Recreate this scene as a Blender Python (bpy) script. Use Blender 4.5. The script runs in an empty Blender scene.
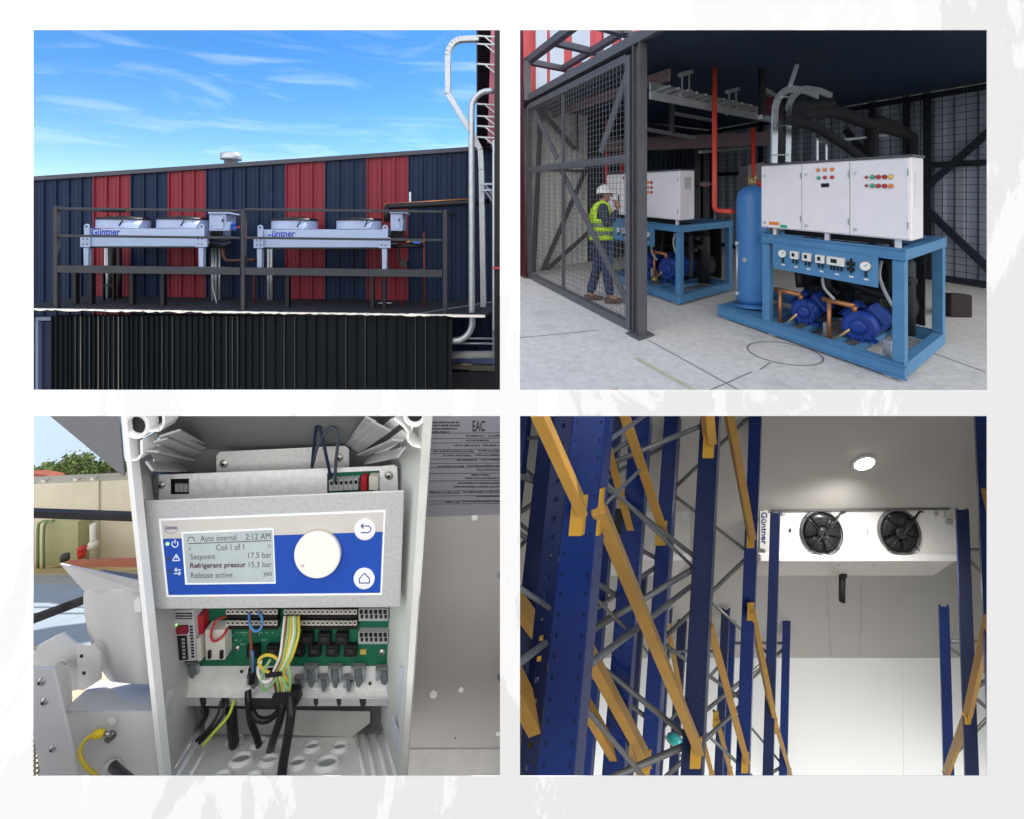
import bpy, bmesh, math, random
from mathutils import Vector, Matrix
random.seed(7)
F = 450.0; CX = 512.0; CY = 230.0        # focal length and principal point in pixels
scene = bpy.context.scene
R = math.radians
# ---------------------------------------------------------------- camera, sky, sun, exposure
cam_d = bpy.data.cameras.new("Camera"); cam = bpy.data.objects.new("Camera", cam_d)
scene.collection.objects.link(cam); scene.camera = cam
cam.location = (0, 0, 0); cam.rotation_euler = (R(90), 0, 0)
cam_d.sensor_width = 36.0; cam_d.lens = F / 1024.0 * 36.0
cam_d.shift_y = -(409.5 - CY) / 1024.0
cam_d.clip_start = 0.05; cam_d.clip_end = 5000

SUN_EL, SUN_AZ = R(52), R(42)            # sun behind the buildings, to the right
world = bpy.data.worlds.new("World"); scene.world = world; world.use_nodes = True
def build_world():
    nt = world.node_tree; N = nt.nodes; L = nt.links; N.clear()
    out = N.new('ShaderNodeOutputWorld'); mix = N.new('ShaderNodeMixShader')
    b1 = N.new('ShaderNodeBackground'); b2 = N.new('ShaderNodeBackground')
    sky = N.new('ShaderNodeTexSky'); sky.sky_type = 'NISHITA'; sky.sun_disc = False
    sky.sun_elevation = SUN_EL; sky.sun_rotation = SUN_AZ; sky.air_density = 1.0; sky.dust_density = 0.3; sky.ozone_density = 3.0
    hs = N.new('ShaderNodeHueSaturation'); hs.inputs['Hue'].default_value = .505; hs.inputs['Saturation'].default_value = 1.36; hs.inputs['Value'].default_value = 1.0; L.new(sky.outputs[0], hs.inputs['Color']); L.new(hs.outputs[0], b1.inputs[0]); b1.inputs[1].default_value = 0.10
    b2.inputs[0].default_value = (1.0, 0.985, 0.965, 1); b2.inputs[1].default_value = 1.25
    tc = N.new('ShaderNodeTexCoord'); sep = N.new('ShaderNodeSeparateXYZ'); L.new(tc.outputs['Generated'], sep.inputs[0])
    # unseen overcast added behind the viewer as a neutral fill light
    m1 = N.new('ShaderNodeMapRange'); m1.inputs[1].default_value = -0.05; m1.inputs[2].default_value = -0.45; m1.inputs[3].default_value = 0; m1.inputs[4].default_value = 0.95
    m1.interpolation_type = 'SMOOTHSTEP'
    L.new(sep.outputs[1], m1.inputs[0])
    # thin cirrus in front: stretched noise on the view direction
    mp = N.new('ShaderNodeMapping'); mp.inputs['Scale'].default_value = (1.1, 1.6, 7.5); mp.inputs['Rotation'].default_value = (0, R(-10), 0)
    L.new(tc.outputs['Generated'], mp.inputs[0])
    nz = N.new('ShaderNodeTexNoise'); nz.inputs['Scale'].default_value = 2.1; nz.inputs['Detail'].default_value = 8; nz.inputs['Roughness'].default_value = 0.52; nz.inputs['Distortion'].default_value = 1.4
    L.new(mp.outputs[0], nz.inputs[0])
    m2 = N.new('ShaderNodeMapRange'); m2.inputs[1].default_value = 0.50; m2.inputs[2].default_value = 0.92; m2.inputs[3].default_value = 0; m2.inputs[4].default_value = 0.23
    L.new(nz.outputs[0], m2.inputs[0])
    mx = N.new('ShaderNodeMath'); mx.operation = 'MAXIMUM'; L.new(m1.outputs[0], mx.inputs[0]); L.new(m2.outputs[0], mx.inputs[1])
    L.new(mx.outputs[0], mix.inputs[0]); L.new(b1.outputs[0], mix.inputs[1]); L.new(b2.outputs[0], mix.inputs[2])
    L.new(mix.outputs[0], out.inputs[0])
build_world()
sun_d = bpy.data.lights.new("Sun", 'SUN'); sun_d.energy = 3.0; sun_d.angle = R(0.5); sun_d.color = (1.0, 0.95, 0.88)
sun = bpy.data.objects.new("Sun", sun_d); scene.collection.objects.link(sun)
sdir = Vector((math.sin(SUN_AZ)*math.cos(SUN_EL), math.cos(SUN_AZ)*math.cos(SUN_EL), math.sin(SUN_EL)))
sun.rotation_euler = (-sdir).to_track_quat('-Z', 'Y').to_euler(); sun.location = (20, 20, 25)
vs = scene.view_settings; vs.view_transform = 'Standard'; vs.look = 'None'; vs.exposure = 1.0; vs.gamma = 1.0; vs.use_curve_mapping = False

# ---------------------------------------------------------------- helpers
def W(u, v, Y):
    return Vector(((u - CX) / F * Y, Y, (CY - v) / F * Y))
def PX(n, Y): return n / F * Y          # n pixels at depth Y in metres
_M = {}
def mat(name, col, rough=0.6, metal=0.0, var=0.12, scale=6.0, bump=0.0, spec=0.3, emit=None, estr=0.0, alpha=None, trans=0.0, coat=0.0, streak=None, dirt=None):
    if name in _M: return _M[name]
    m = bpy.data.materials.new(name); m.use_nodes = True; nt = m.node_tree; N = nt.nodes; L = nt.links
    p = N['Principled BSDF']; p.inputs['Roughness'].default_value = rough; p.inputs['Metallic'].default_value = metal
    p.inputs['Specular IOR Level'].default_value = spec
    if coat: p.inputs['Coat Weight'].default_value = coat
    if trans: p.inputs['Transmission Weight'].default_value = trans
    c = (*col, 1)
    tc = N.new('ShaderNodeTexCoord'); mp = N.new('ShaderNodeMapping'); L.new(tc.outputs['Object'], mp.inputs[0])
    if streak: mp.inputs['Scale'].default_value = streak
    nz = N.new('ShaderNodeTexNoise'); nz.inputs['Scale'].default_value = scale; nz.inputs['Detail'].default_value = 6; nz.inputs['Roughness'].default_value = 0.62
    L.new(mp.outputs[0], nz.inputs[0])
    mx = N.new('ShaderNodeMix'); mx.data_type = 'RGBA'
    mx.inputs[6].default_value = (*[x * (1 - var) for x in col], 1); mx.inputs[7].default_value = (*[min(1, x * (1 + var)) for x in col], 1)
    mr = N.new('ShaderNodeMapRange'); mr.inputs[1].default_value = .3; mr.inputs[2].default_value = .7
    L.new(nz.outputs[0], mr.inputs[0]); L.new(mr.outputs[0], mx.inputs[0])
    last = mx.outputs[2]
    if dirt:                                             # (colour, threshold, scale)
        n2 = N.new('ShaderNodeTexNoise'); n2.inputs['Scale'].default_value = dirt[2]; n2.inputs['Detail'].default_value = 8; n2.inputs['Roughness'].default_value = .7
        L.new(tc.outputs['Object'], n2.inputs[0])
        r2 = N.new('ShaderNodeMapRange'); r2.inputs[1].default_value = dirt[1]; r2.inputs[2].default_value = dirt[1] + .15; r2.inputs[4].default_value = .8
        L.new(n2.outputs[0], r2.inputs[0])
        m2 = N.new('ShaderNodeMix'); m2.data_type = 'RGBA'; L.new(r2.outputs[0], m2.inputs[0]); L.new(last, m2.inputs[6]); m2.inputs[7].default_value = (*dirt[0], 1)
        last = m2.outputs[2]
    L.new(last, p.inputs['Base Color'])
    r3 = N.new('ShaderNodeMapRange'); r3.inputs[3].default_value = max(0, rough - .1); r3.inputs[4].default_value = min(1, rough + .1)
    L.new(nz.outputs[0], r3.inputs[0]); L.new(r3.outputs[0], p.inputs['Roughness'])
    if bump:
        b = N.new('ShaderNodeBump'); b.inputs['Strength'].default_value = bump; b.inputs['Distance'].default_value = .01
        L.new(nz.outputs[0], b.inputs['Height']); L.new(b.outputs[0], p.inputs['Normal'])
    if emit:
        p.inputs['Emission Color'].default_value = (*emit, 1); p.inputs['Emission Strength'].default_value = estr
    _M[name] = m
    return m

class MB:
    def __init__(s): s.bm = bmesh.new(); s.mi = 0
    def face(s, pts, mi=None):
        vsx = [s.bm.verts.new(p) for p in pts]
        f = s.bm.faces.new(vsx); f.material_index = s.mi if mi is None else mi
        return f
    def hexa(s, q0, q1):                      # two matching rings of points
        n = len(q0); a = [s.bm.verts.new(p) for p in q0]; b = [s.bm.verts.new(p) for p in q1]
        fs = [s.bm.faces.new(a), s.bm.faces.new(b[::-1])]
        for i in range(n):
            j = (i + 1) % n
            fs.append(s.bm.faces.new((a[j], a[i], b[i], b[j])))
        for f in fs: f.material_index = s.mi
        return s
    def ppoly(s, pts, Y0, Y1):                # picture outline standing at depth Y0, extruded straight back
        q0 = [W(u, v, Y0) for u, v in pts]; d = Vector((0, Y1 - Y0, 0))
        return s.hexa(q0, [p + d for p in q0])
    def pbox(s, u0, v0, u1, v1, Y0, Y1):
        return s.ppoly([(u0, v0), (u1, v0), (u1, v1), (u0, v1)], Y0, Y1)
    def bar(s, p, q, w, h=None, up=(0, 0, 1)):  # rectangular bar from p to q
        h = h or w; p = Vector(p); q = Vector(q); d = (q - p).normalized(); up = Vector(up)
        x = d.cross(up)
        if x.length < 1e-4: x = d.cross(Vector((1, 0, 0)))
        x.normalize(); y = x.cross(d).normalized()
        o = [x*w/2 + y*h/2, -x*w/2 + y*h/2, -x*w/2 - y*h/2, x*w/2 - y*h/2]
        return s.hexa([p + k for k in o], [q + k for k in o])
    def tube(s, pts, r, seg=10, caps=True):
        pts = [Vector(p) for p in pts]; rings = []; prev = None
        for i, p in enumerate(pts):
            if i == 0: t = pts[1] - p
            elif i == len(pts) - 1: t = p - pts[i-1]
            else: t = (pts[i+1] - p).normalized() + (p - pts[i-1]).normalized()
            t.normalize()
            if prev is None:
                n = t.cross(Vector((0, 0, 1)))
                if n.length < .05: n = t.cross(Vector((0, 1, 0)))
            else: n = prev - t * prev.dot(t)
            n.normalize(); prev = n; b = t.cross(n); rr = r[i] if isinstance(r, (list, tuple)) else r
            rings.append([s.bm.verts.new(p + n*math.cos(2*math.pi*k/seg)*rr + b*math.sin(2*math.pi*k/seg)*rr) for k in range(seg)])
        for a, b2 in zip(rings, rings[1:]):
            for k in range(seg):
                j = (k + 1) % seg
                f = s.bm.faces.new((a[k], a[j], b2[j], b2[k])); f.material_index = s.mi; f.smooth = True
        if caps:
            for f in (s.bm.faces.new(rings[0][::-1]), s.bm.faces.new(rings[-1])): f.material_index = s.mi
        return s
    def lathe(s, o, axis, prof, seg=24, caps=True):   # prof: list of (distance along the axis, radius)
        o = Vector(o); ax = Vector(axis).normalized(); n = ax.cross(Vector((0, 0, 1)))
        if n.length < .05: n = ax.cross(Vector((0, 1, 0)))
        n.normalize(); b = ax.cross(n); rings = []
        for d, r in prof:
            r = max(r, 1e-5)
            rings.append([s.bm.verts.new(o + ax*d + n*math.cos(2*math.pi*k/seg)*r + b*math.sin(2*math.pi*k/seg)*r) for k in range(seg)])
        for a, b2 in zip(rings, rings[1:]):
            for k in range(seg):
                j = (k + 1) % seg
                f = s.bm.faces.new((a[k], a[j], b2[j], b2[k])); f.material_index = s.mi; f.smooth = True
        if caps:
            for f in (s.bm.faces.new(rings[0][::-1]), s.bm.faces.new(rings[-1])): f.material_index = s.mi
        return s
    def ball(s, c, r, sc=(1, 1, 1), u=14, v=10):
        m = Matrix.Translation(Vector(c)) @ Matrix.Diagonal((*[r*k for k in sc], 1))
        g = bmesh.ops.create_uvsphere(s.bm, u_segments=u, v_segments=v, radius=1, matrix=m)
        for vv in g['verts']:
            for f in vv.link_faces: f.material_index = s.mi; f.smooth = True
        return s
    def build(s, name, mats, parent=None, bevel=0, **kw):
        bm = s.bm; bmesh.ops.recalc_face_normals(bm, faces=bm.faces)
        me = bpy.data.meshes.new(name)
        if parent is not None:
            o0 = world_loc(parent)
        else:
            xs = [v.co for v in bm.verts]
            o0 = Vector(((min(p.x for p in xs)+max(p.x for p in xs))/2, (min(p.y for p in xs)+max(p.y for p in xs))/2, min(p.z for p in xs)))
        bmesh.ops.translate(bm, verts=bm.verts, vec=-o0)
        bm.to_mesh(me); bm.free()
        for m in (mats if isinstance(mats, (list, tuple)) else [mats]): me.materials.append(m)
        ob = bpy.data.objects.new(name, me); scene.collection.objects.link(ob)
        if parent is not None: ob.parent = parent
        else: ob.location = o0
        if bevel:
            bv = ob.modifiers.new("Bevel", 'BEVEL'); bv.width = bevel; bv.segments = 2; bv.limit_method = 'ANGLE'; bv.angle_limit = R(40)
        tag(ob, **kw)
        return ob
def world_loc(o):
    p = Vector(o.location)
    while o.parent: o = o.parent; p = p + Vector(o.location)
    return p
def tag(o, label=None, cat=None, group=None, kind=None):
    if label: o['label'] = label
    if cat: o['category'] = cat
    if group: o['group'] = group
    if kind: o['kind'] = kind
    return o
def thing(name, loc, label, cat, group=None):
    o = bpy.data.objects.new(name, None); scene.collection.objects.link(o); o.location = Vector(loc); o.empty_display_size = .1
    return tag(o, label, cat, group)
def text(s, name, m, parent, o, right, up, width, height, ext=0.0006, bold=0.0):
    """lettering whose box starts at o (lower left) and spans width x height along right / up"""
    cu = bpy.data.curves.new(name, 'FONT'); cu.body = s; cu.extrude = 0; cu.offset = bold
    t = bpy.data.objects.new("tmp", cu); scene.collection.objects.link(t)
    dg = bpy.context.evaluated_depsgraph_get(); me = bpy.data.meshes.new_from_object(t.evaluated_get(dg))
    bpy.data.objects.remove(t)
    xs = [v.co.x for v in me.vertices]; ys = [v.co.y for v in me.vertices]
    x0, x1, y0, y1 = min(xs), max(xs), min(ys), max(ys)
    right = Vector(right).normalized(); up = Vector(up).normalized(); n = right.cross(up).normalized()
    base = world_loc(parent)
    for v in me.vertices:
        p = Vector(o) + right*((v.co.x-x0)/(x1-x0)*width) + up*((v.co.y-y0)/(y1-y0)*height) + n*ext
        v.co = p - base
    me.materials.clear(); me.materials.append(m)
    ob = bpy.data.objects.new(name, me); scene.collection.objects.link(ob); ob.parent = parent
    return ob
def ptext(s, name, m, parent, u0, v0, u1, v1, Y, tilt=0.0, ext=.0006, bold=0.0):
    """lettering on a plane facing the viewer: picture box u0 v0 (top left) u1 v1 (bottom right) at depth Y, tilt in picture slope"""
    o = W(u0, v1, Y); r = W(u1, v1 + tilt*(u1-u0), Y) - o
    return text(s, name, m, parent, o, r, (0, 0, 1) if not tilt else Vector((-r.z, 0, r.x)), r.length, PX(v1-v0, Y), ext, bold)
def arc(c, r, a0, a1, n, ex, ez):
    return [Vector(c) + Vector(ex)*r*math.cos(R(a0+(a1-a0)*i/n)) + Vector(ez)*r*math.sin(R(a0+(a1-a0)*i/n)) for i in range(n+1)]
def smooth_path(pts, n=6):                       # Catmull-Rom through world points
    P = [Vector(p) for p in pts]; P = [P[0]*2-P[1]] + P + [P[-1]*2-P[-2]]; out = []
    for i in range(1, len(P)-2):
        for k in range(n):
            t = k/n; a, b, c, d = P[i-1], P[i], P[i+1], P[i+2]
            out.append(0.5*((2*b)+(c-a)*t+(2*a-5*b+4*c-d)*t*t+(3*b-a-3*c+d)*t**3))
    out.append(P[-2]); return out
EX = Vector((1, 0, 0)); EZ = Vector((0, 0, 1))
# ================================================================ the display wall with its four openings, and the ground
WL0 = .235
def wall_material():
    m = mat('pale painted board', (.93, .93, .93), .75, var=.01, spec=.2)
    nt = m.node_tree; N = nt.nodes; L = nt.links; p = N['Principled BSDF']
    tc = N.new('ShaderNodeTexCoord'); sep = N.new('ShaderNodeSeparateXYZ'); L.new(tc.outputs['Object'], sep.inputs[0])
    def math_(op, a, b):
        n = N.new('ShaderNodeMath'); n.operation = op
        for i, k in enumerate((a, b)):
            if isinstance(k, (int, float)): n.inputs[i].default_value = k
            else: L.new(k, n.inputs[i])
        return n.outputs[0]
    nz = N.new('ShaderNodeTexNoise'); nz.inputs['Scale'].default_value = 1.3; nz.inputs['Detail'].default_value = 9; nz.inputs['Roughness'].default_value = .66; nz.inputs['Distortion'].default_value = .5
    mp = N.new('ShaderNodeMapping'); mp.inputs['Rotation'].default_value = (0, R(40), 0); mp.inputs['Scale'].default_value = (2.6, 1, 1.0)
    L.new(tc.outputs['Object'], mp.inputs[0]); L.new(mp.outputs[0], nz.inputs[0])
    g = math_('ADD', math_('MULTIPLY', sep.outputs[0], .19), math_('MULTIPLY', sep.outputs[2], -.21))   # greyer towards the lower right: grey of the brushed paint
    t = math_('ADD', g, math_('MULTIPLY', nz.outputs[0], 1.25))
    def layer(lo, base, col):
        mr = N.new('ShaderNodeMapRange'); mr.inputs[1].default_value = lo; mr.inputs[2].default_value = lo + .02
        L.new(t, mr.inputs[0]); mx = N.new('ShaderNodeMix'); mx.data_type = 'RGBA'
        L.new(mr.outputs[0], mx.inputs[0]); mx.inputs[7].default_value = (*col, 1)
        if isinstance(base, tuple): mx.inputs[6].default_value = (*base, 1)
        else: L.new(base, mx.inputs[6])
        return mx.outputs[2]
    a = layer(WL0, (.95, .95, .95), (.69, .69, .69)); b = layer(WL0+.20, a, (.60, .60, .60))
    L.new(b, p.inputs['Base Color'])
    return m
def display_wall():
    us = [-120, 33, 500, 520, 987, 1150]; vs_ = [-90, 30, 390, 416, 776, 915]; Y = 1.2; T = .0012
    mb = MB(); hole = {(1, 1), (3, 1), (1, 3), (3, 3)}
    for i in range(5):
        for j in range(5):
            if (i, j) in hole:
                q = [W(us[i], vs_[j], Y), W(us[i+1], vs_[j], Y), W(us[i+1], vs_[j+1], Y), W(us[i], vs_[j+1], Y)]
                for k in range(4):
                    a, b = q[k], q[(k+1) % 4]; d = Vector((0, T, 0)); mb.face([a, b, b+d, a+d])
                continue
            q = [(us[i], vs_[j]), (us[i+1], vs_[j]), (us[i+1], vs_[j+1]), (us[i], vs_[j+1])]
            f = [W(*k, Y) for k in q]; mb.face(f); mb.face([p + Vector((0, T, 0)) for p in f][::-1])
    bmesh.ops.remove_doubles(mb.bm, verts=mb.bm.verts, dist=1e-5)
    mb.build('display_wall', wall_material(), label='white and pale grey paint-brushed wall with four rectangular openings', cat='wall')
display_wall()
g = MB(); g.face([(-900, -300, -16), (900, -300, -16), (900, 1500, -16), (-900, 1500, -16)])
g.build('ground', mat('far ground', (.18, .17, .15), .95, var=.3, scale=.05), kind='structure')

# ================================================================ SET 1: coolers on a roof in front of a striped clad wall
steel_dark = mat('charcoal painted steel', (.030, .034, .044), .5, var=.2, scale=3, dirt=((.12, .11, .10), .66, 9))
steel_black = mat('black steel', (.008, .010, .014), .5, var=.2)
galv = mat('galvanised steel', (.42, .45, .49), .38, metal=.55, var=.14, scale=14)
shaded_white = mat('cooler white with painted shade', (.32, .40, .59), .4, var=.05, scale=3, dirt=((.36, .38, .42), .68, 4))  # white units; their bluish shade is put into this colour
white_plain = mat('white enamel', (.78, .78, .80), .4, var=.03)
black_pl = mat('black plastic', (.012, .012, .014), .45, var=.2)
blue_ink = mat('blue lettering', (.012, .04, .36), .5, var=.02)
copper = mat('copper pipe', (.46, .20, .09), .4, metal=.5, var=.2)
red_pipe = mat('red pipe lacquer', (.50, .035, .025), .4, var=.12); dull_red = mat('dull red pipe', (.16, .022, .022), .5, var=.15)
YW = 9.6
def s1_wall():
    navy = mat('navy cladding', (.0045, .016, .050), .6, var=.14, scale=1.2, streak=(1, 1, .25), dirt=((.018, .036, .085), .6, 2), spec=.25)
    red = mat('red cladding', (.185, .015, .028), .55, var=.10, scale=1.2, streak=(1, 1, .25))
    cop = mat('grey coping', (.055, .06, .085), .5, var=.15)
    t = thing('clad_wall', W(262, 400, YW), 'navy clad building wall with red vertical stripes behind the coolers', 'building')
    top = lambda u: 177.5 - .0678*(u-33)
    mb = MB(); u = 7.0; w = 12.55; reds = [(94, 131.5), (168.5, 206.5), (286, 325), (367, 408.5)]
    i = 0
    edges = [7, 19.5, 32, 44, 56.5, 69, 81.5, 94.2, 106.8, 119.2, 131.6, 144, 156.4, 168.9, 181.4, 194, 206.6, 219.4, 232.2, 245, 258.3, 272, 286, 299, 312, 325.3, 339, 353, 367, 380.7, 394.5, 408.5, 422, 436, 450.5, 465, 478, 492]
    for a, b in zip(edges, edges[1:]):
        mid = (a+b)/2; mb.mi = 1 if any(r0 <= mid <= r1 for r0, r1 in reds) else 0
        # profile across the sheet: raised seam, pan, two shallow flutes
        prof = [(a, -.035), (a+1.1, -.035), (a+1.5, 0), (a+4.2, 0), (a+4.6, -.008), (a+5.1, -.008), (a+5.5, 0), (b-4.2, 0), (b-3.8, -.008), (b-3.3, -.008), (b-2.9, 0), (b-.4, 0), (b, -.035)]
        for (p, d), (q, e) in zip(prof, prof[1:]):
            x0 = W(p, 0, YW).x; x1 = W(q, 0, YW).x
            z0 = W(p, top(p)+3, YW).z; z1 = W(q, top(q)+3, YW).z; zb = W(0, 402, YW).z
            mb.face([(x0, YW+d, zb), (x1, YW+e, zb), (x1, YW+e, z1), (x0, YW+d, z0)])
    # body behind the sheets
    mb.mi = 0
    mb.hexa([W(5, top(5)+3, YW) + Vector((0, .05, 0)), W(492, top(492)+3, YW) + Vector((0, .05, 0)), W(492, 402, YW) + Vector((0, .05, 0)), W(5, 402, YW) + Vector((0, .05, 0))],
            [W(5, top(5)+3, YW) + Vector((0, 3, 0)), W(492, top(492)+3, YW) + Vector((0, 3, 0)), W(492, 402, YW) + Vector((0, 3, 0)), W(5, 402, YW) + Vector((0, 3, 0))])
    mb.build('cladding', [navy, red], t)
    c = MB(); c.ppoly([(4, top(4)-1.3), (493, top(493)-1.3), (493, top(493)+3.2), (4, top(4)+3.2)], YW-.07, YW+3.1); c.build('coping', cop, t, bevel=.01)
s1_wall()
v = thing('roof_vent', W(231, 160, 10.0), 'small round grey metal vent on the wall top', 'vent')
m = MB(); o = W(231, 164, 10.0); k = PX(1, 10.0)
m.lathe(o, EZ, [(0, 6*k), (4*k, 6*k), (4*k, 9.2*k), (5*k, 9.6*k), (10*k, 9.2*k), (11.5*k, 6*k), (12*k, 1*k)], 28); m.build('vent_cap', galv, v)

def s1_roof():
    edge = mat('sunlit sheet edge', (.86, .84, .78), .6, var=.1, dirt=((.10, .09, .08), .54, 9))  # pale colour holds both the sunlight on the edge and its ragged paint
    deck = mat('roof deck', (.022, .026, .038), .8, var=.2)
    t = thing('lean_to_roof', W(250, 318, 8.3), 'flat dark canopy roof with a ragged pale front edge', 'roof')
    zl, zr = W(33, 308.5, 8).z, W(485, 315.5, 8).z; xl, xr = W(5, 0, 8).x, W(485, 0, 8).x
    m = MB(); d = .05
    m.hexa([(xl, 8.03, zl), (xr, 8.03, zr), (xr, 8.03, zr-d), (xl, 8.03, zl-d)], [(xl, YW-.06, zl), (xr+.3, YW-.06, zr), (xr+.3, YW-.06, zr-d), (xl, YW-.06, zl-d)])
    m.build('deck', deck, t)
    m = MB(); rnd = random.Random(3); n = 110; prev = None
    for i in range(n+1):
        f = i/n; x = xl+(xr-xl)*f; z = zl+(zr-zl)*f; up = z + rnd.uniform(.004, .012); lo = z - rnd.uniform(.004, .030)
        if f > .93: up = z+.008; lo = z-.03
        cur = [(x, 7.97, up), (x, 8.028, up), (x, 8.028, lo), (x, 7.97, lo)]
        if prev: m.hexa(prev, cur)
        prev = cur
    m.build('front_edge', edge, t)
    m = MB()                                         # loose flashing strips lying at the wall foot
    for a, b in ((55, 160), (170, 232), (250, 372), (380, 440)):
        m.hexa([W(a, 303, 9.2), W(b, 303.5, 9.2), W(b, 305.5, 9.2), W(a, 305, 9.2)], [W(a, 303, 9.2)+Vector((0, .2, 0)), W(b, 303.5, 9.2)+Vector((0, .2, 0)), W(b, 305.5, 9.2)+Vector((0, .2, 0)), W(a, 305, 9.2)+Vector((0, .2, 0))])
    m.build('flashing', mat('dull flashing', (.12, .13, .18), .5, var=.2), t)
    # dark profiled fascia under it
    f = MB(); rnd = random.Random(5); u = 52.0; fm = [mat('dark green-black sheet', (.003, .006, .009), .6, spec=.15, var=.35, scale=3, streak=(3, 1, .12)), mat('scuffed sheet rib', (.030, .031, .030), .45, var=.4, scale=5, streak=(1, 1, .2)), mat('pale worn rib', (.11, .10, .085), .5, var=.35, scale=4, streak=(1, 1, .15))]
    Yf = 8.12; zt = W(0, 316, Yf).z; zb = W(0, 404, Yf).z
    pale = [82, 101, 120]
    while u < 447:
        w = (rnd.uniform(3.8, 5.4) if u < 160 else rnd.uniform(5.0, 7.0)) if u < 262 else rnd.uniform(9.5, 10.5)
        if u + w > 447: w = 447-u+.01
        rb = 1.0
        near = min(abs(u - p) for p in pale) < 2.2
        x = [W(u+k, 0, Yf).x for k in (0, .35, .35+rb, .7+rb, w)]; dep = [0, -.03, -.03, 0, 0]
        for i in range(4):
            f.mi = 0
            if i == 1: f.mi = 2 if near else (1 if rnd.random() < .22 else 0)
            f.face([(x[i], Yf+dep[i], zb), (x[i+1], Yf+dep[i+1], zb), (x[i+1], Yf+dep[i+1], zt), (x[i], Yf+dep[i], zt)])
        u += w
    f.mi = 0
    x0, x1 = W(52, 0, Yf).x, W(447, 0, Yf).x
    f.hexa([(x0, Yf+.04, zt), (x1, Yf+.04, zt), (x1, Yf+.04, zb), (x0, Yf+.04, zb)], [(x0, Yf+.12, zt), (x1, Yf+.12, zt), (x1, Yf+.12, zb), (x0, Yf+.12, zb)])
    f.build('fascia_wall', fm, label='dark profiled metal wall with pale worn ribs under the canopy roof', cat='wall')
    d = thing('side_door', W(43, 402, 8.2), 'dark navy door in a pale frame left of the profiled wall', 'door')
    m = MB(); m.pbox(39, 322, 51, 404, 8.24, 8.3); m.build('door_leaf', mat('dark navy door', (.010, .016, .05), .5), d)
    m = MB(); m.pbox(35.5, 317, 51, 320.5, 8.17, 8.3); m.pbox(35.5, 320.6, 38, 404, 8.17, 8.3); m.build('frame', mat('bluish frame', (.14, .18, .28), .5), d)
    m = MB(); m.pbox(5, 317, 35.4, 404, 8.25, 8.4); m.build('wall_return', mat('navy return', (.010, .02, .05), .5), label='narrow navy wall strip left of the door', cat='wall')
s1_roof()

def s1_frame():
    t = thing('railing', W(250, 311, 8.1), 'charcoal steel railing with a thick lower beam along the roof edge', 'railing')
    ys = lambda u, v0: v0 + .0165*(u-57)
    Yr = 8.1
    for u0, u1, vt in ((53, 57, 206), (240.6, 244.5, 209), (443, 447, 210)):
        m = MB(); m.pbox(u0, vt, u1, 311+.016*(u0-50), Yr, Yr+.07); m.build('post', steel_dark, t, bevel=.006)
    def rail(name, u0, u1, v, th, Y, d):
        m = MB(); m.ppoly([(u0, v), (u1, v+.012*(u1-u0)), (u1, v+.012*(u1-u0)+th), (u0, v+th)], Y, Y+d); m.build(name, steel_dark, t, bevel=.006)
    for a, b in ((57.1, 239.9), (244.6, 442.4)):
        rail('top_rail', a, b, 207.2+.011*(a-57)*.4, 2.4, Yr+.01, .05)
        rail('middle_rail', a, b, 234.5+.011*(a-57), 2.4, Yr+.01, .05)
        rail('lower_beam', a, b, 265.5+.012*(a-57), 7.2, Yr-.02, .12)
    m = MB(); m.bar(W(57, 208.5, 8.15), W(57, 208.5, 8.15)+Vector((.02, 1.4, 0)), .05); m.build('return_rail', steel_dark, t)
    m = MB(); m.bar(W(445, 212.5, 8.15), W(445, 212.5, 8.15)+Vector((-.02, 1.4, 0)), .05); m.build('return_rail', steel_dark, t)
    s = thing('equipment_stand', W(262, 304, 8.8), 'dark steel frame on short posts carrying the coolers', 'frame')
    for u in (74, 90, 131, 162, 243, 287, 372, 384):
        m = MB(); m.pbox(u-1.8, 271, u+1.8, 303.5 + .016*(u-57), 8.5, 8.58); m.build('post', steel_black, s)
    for Y in (8.5, 9.25):
        m = MB(); m.ppoly([(60, 266.5), (420, 271), (420, 275), (60, 270.5)], Y, Y+.1); m.build('beam', steel_black, s)
s1_frame()

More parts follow.
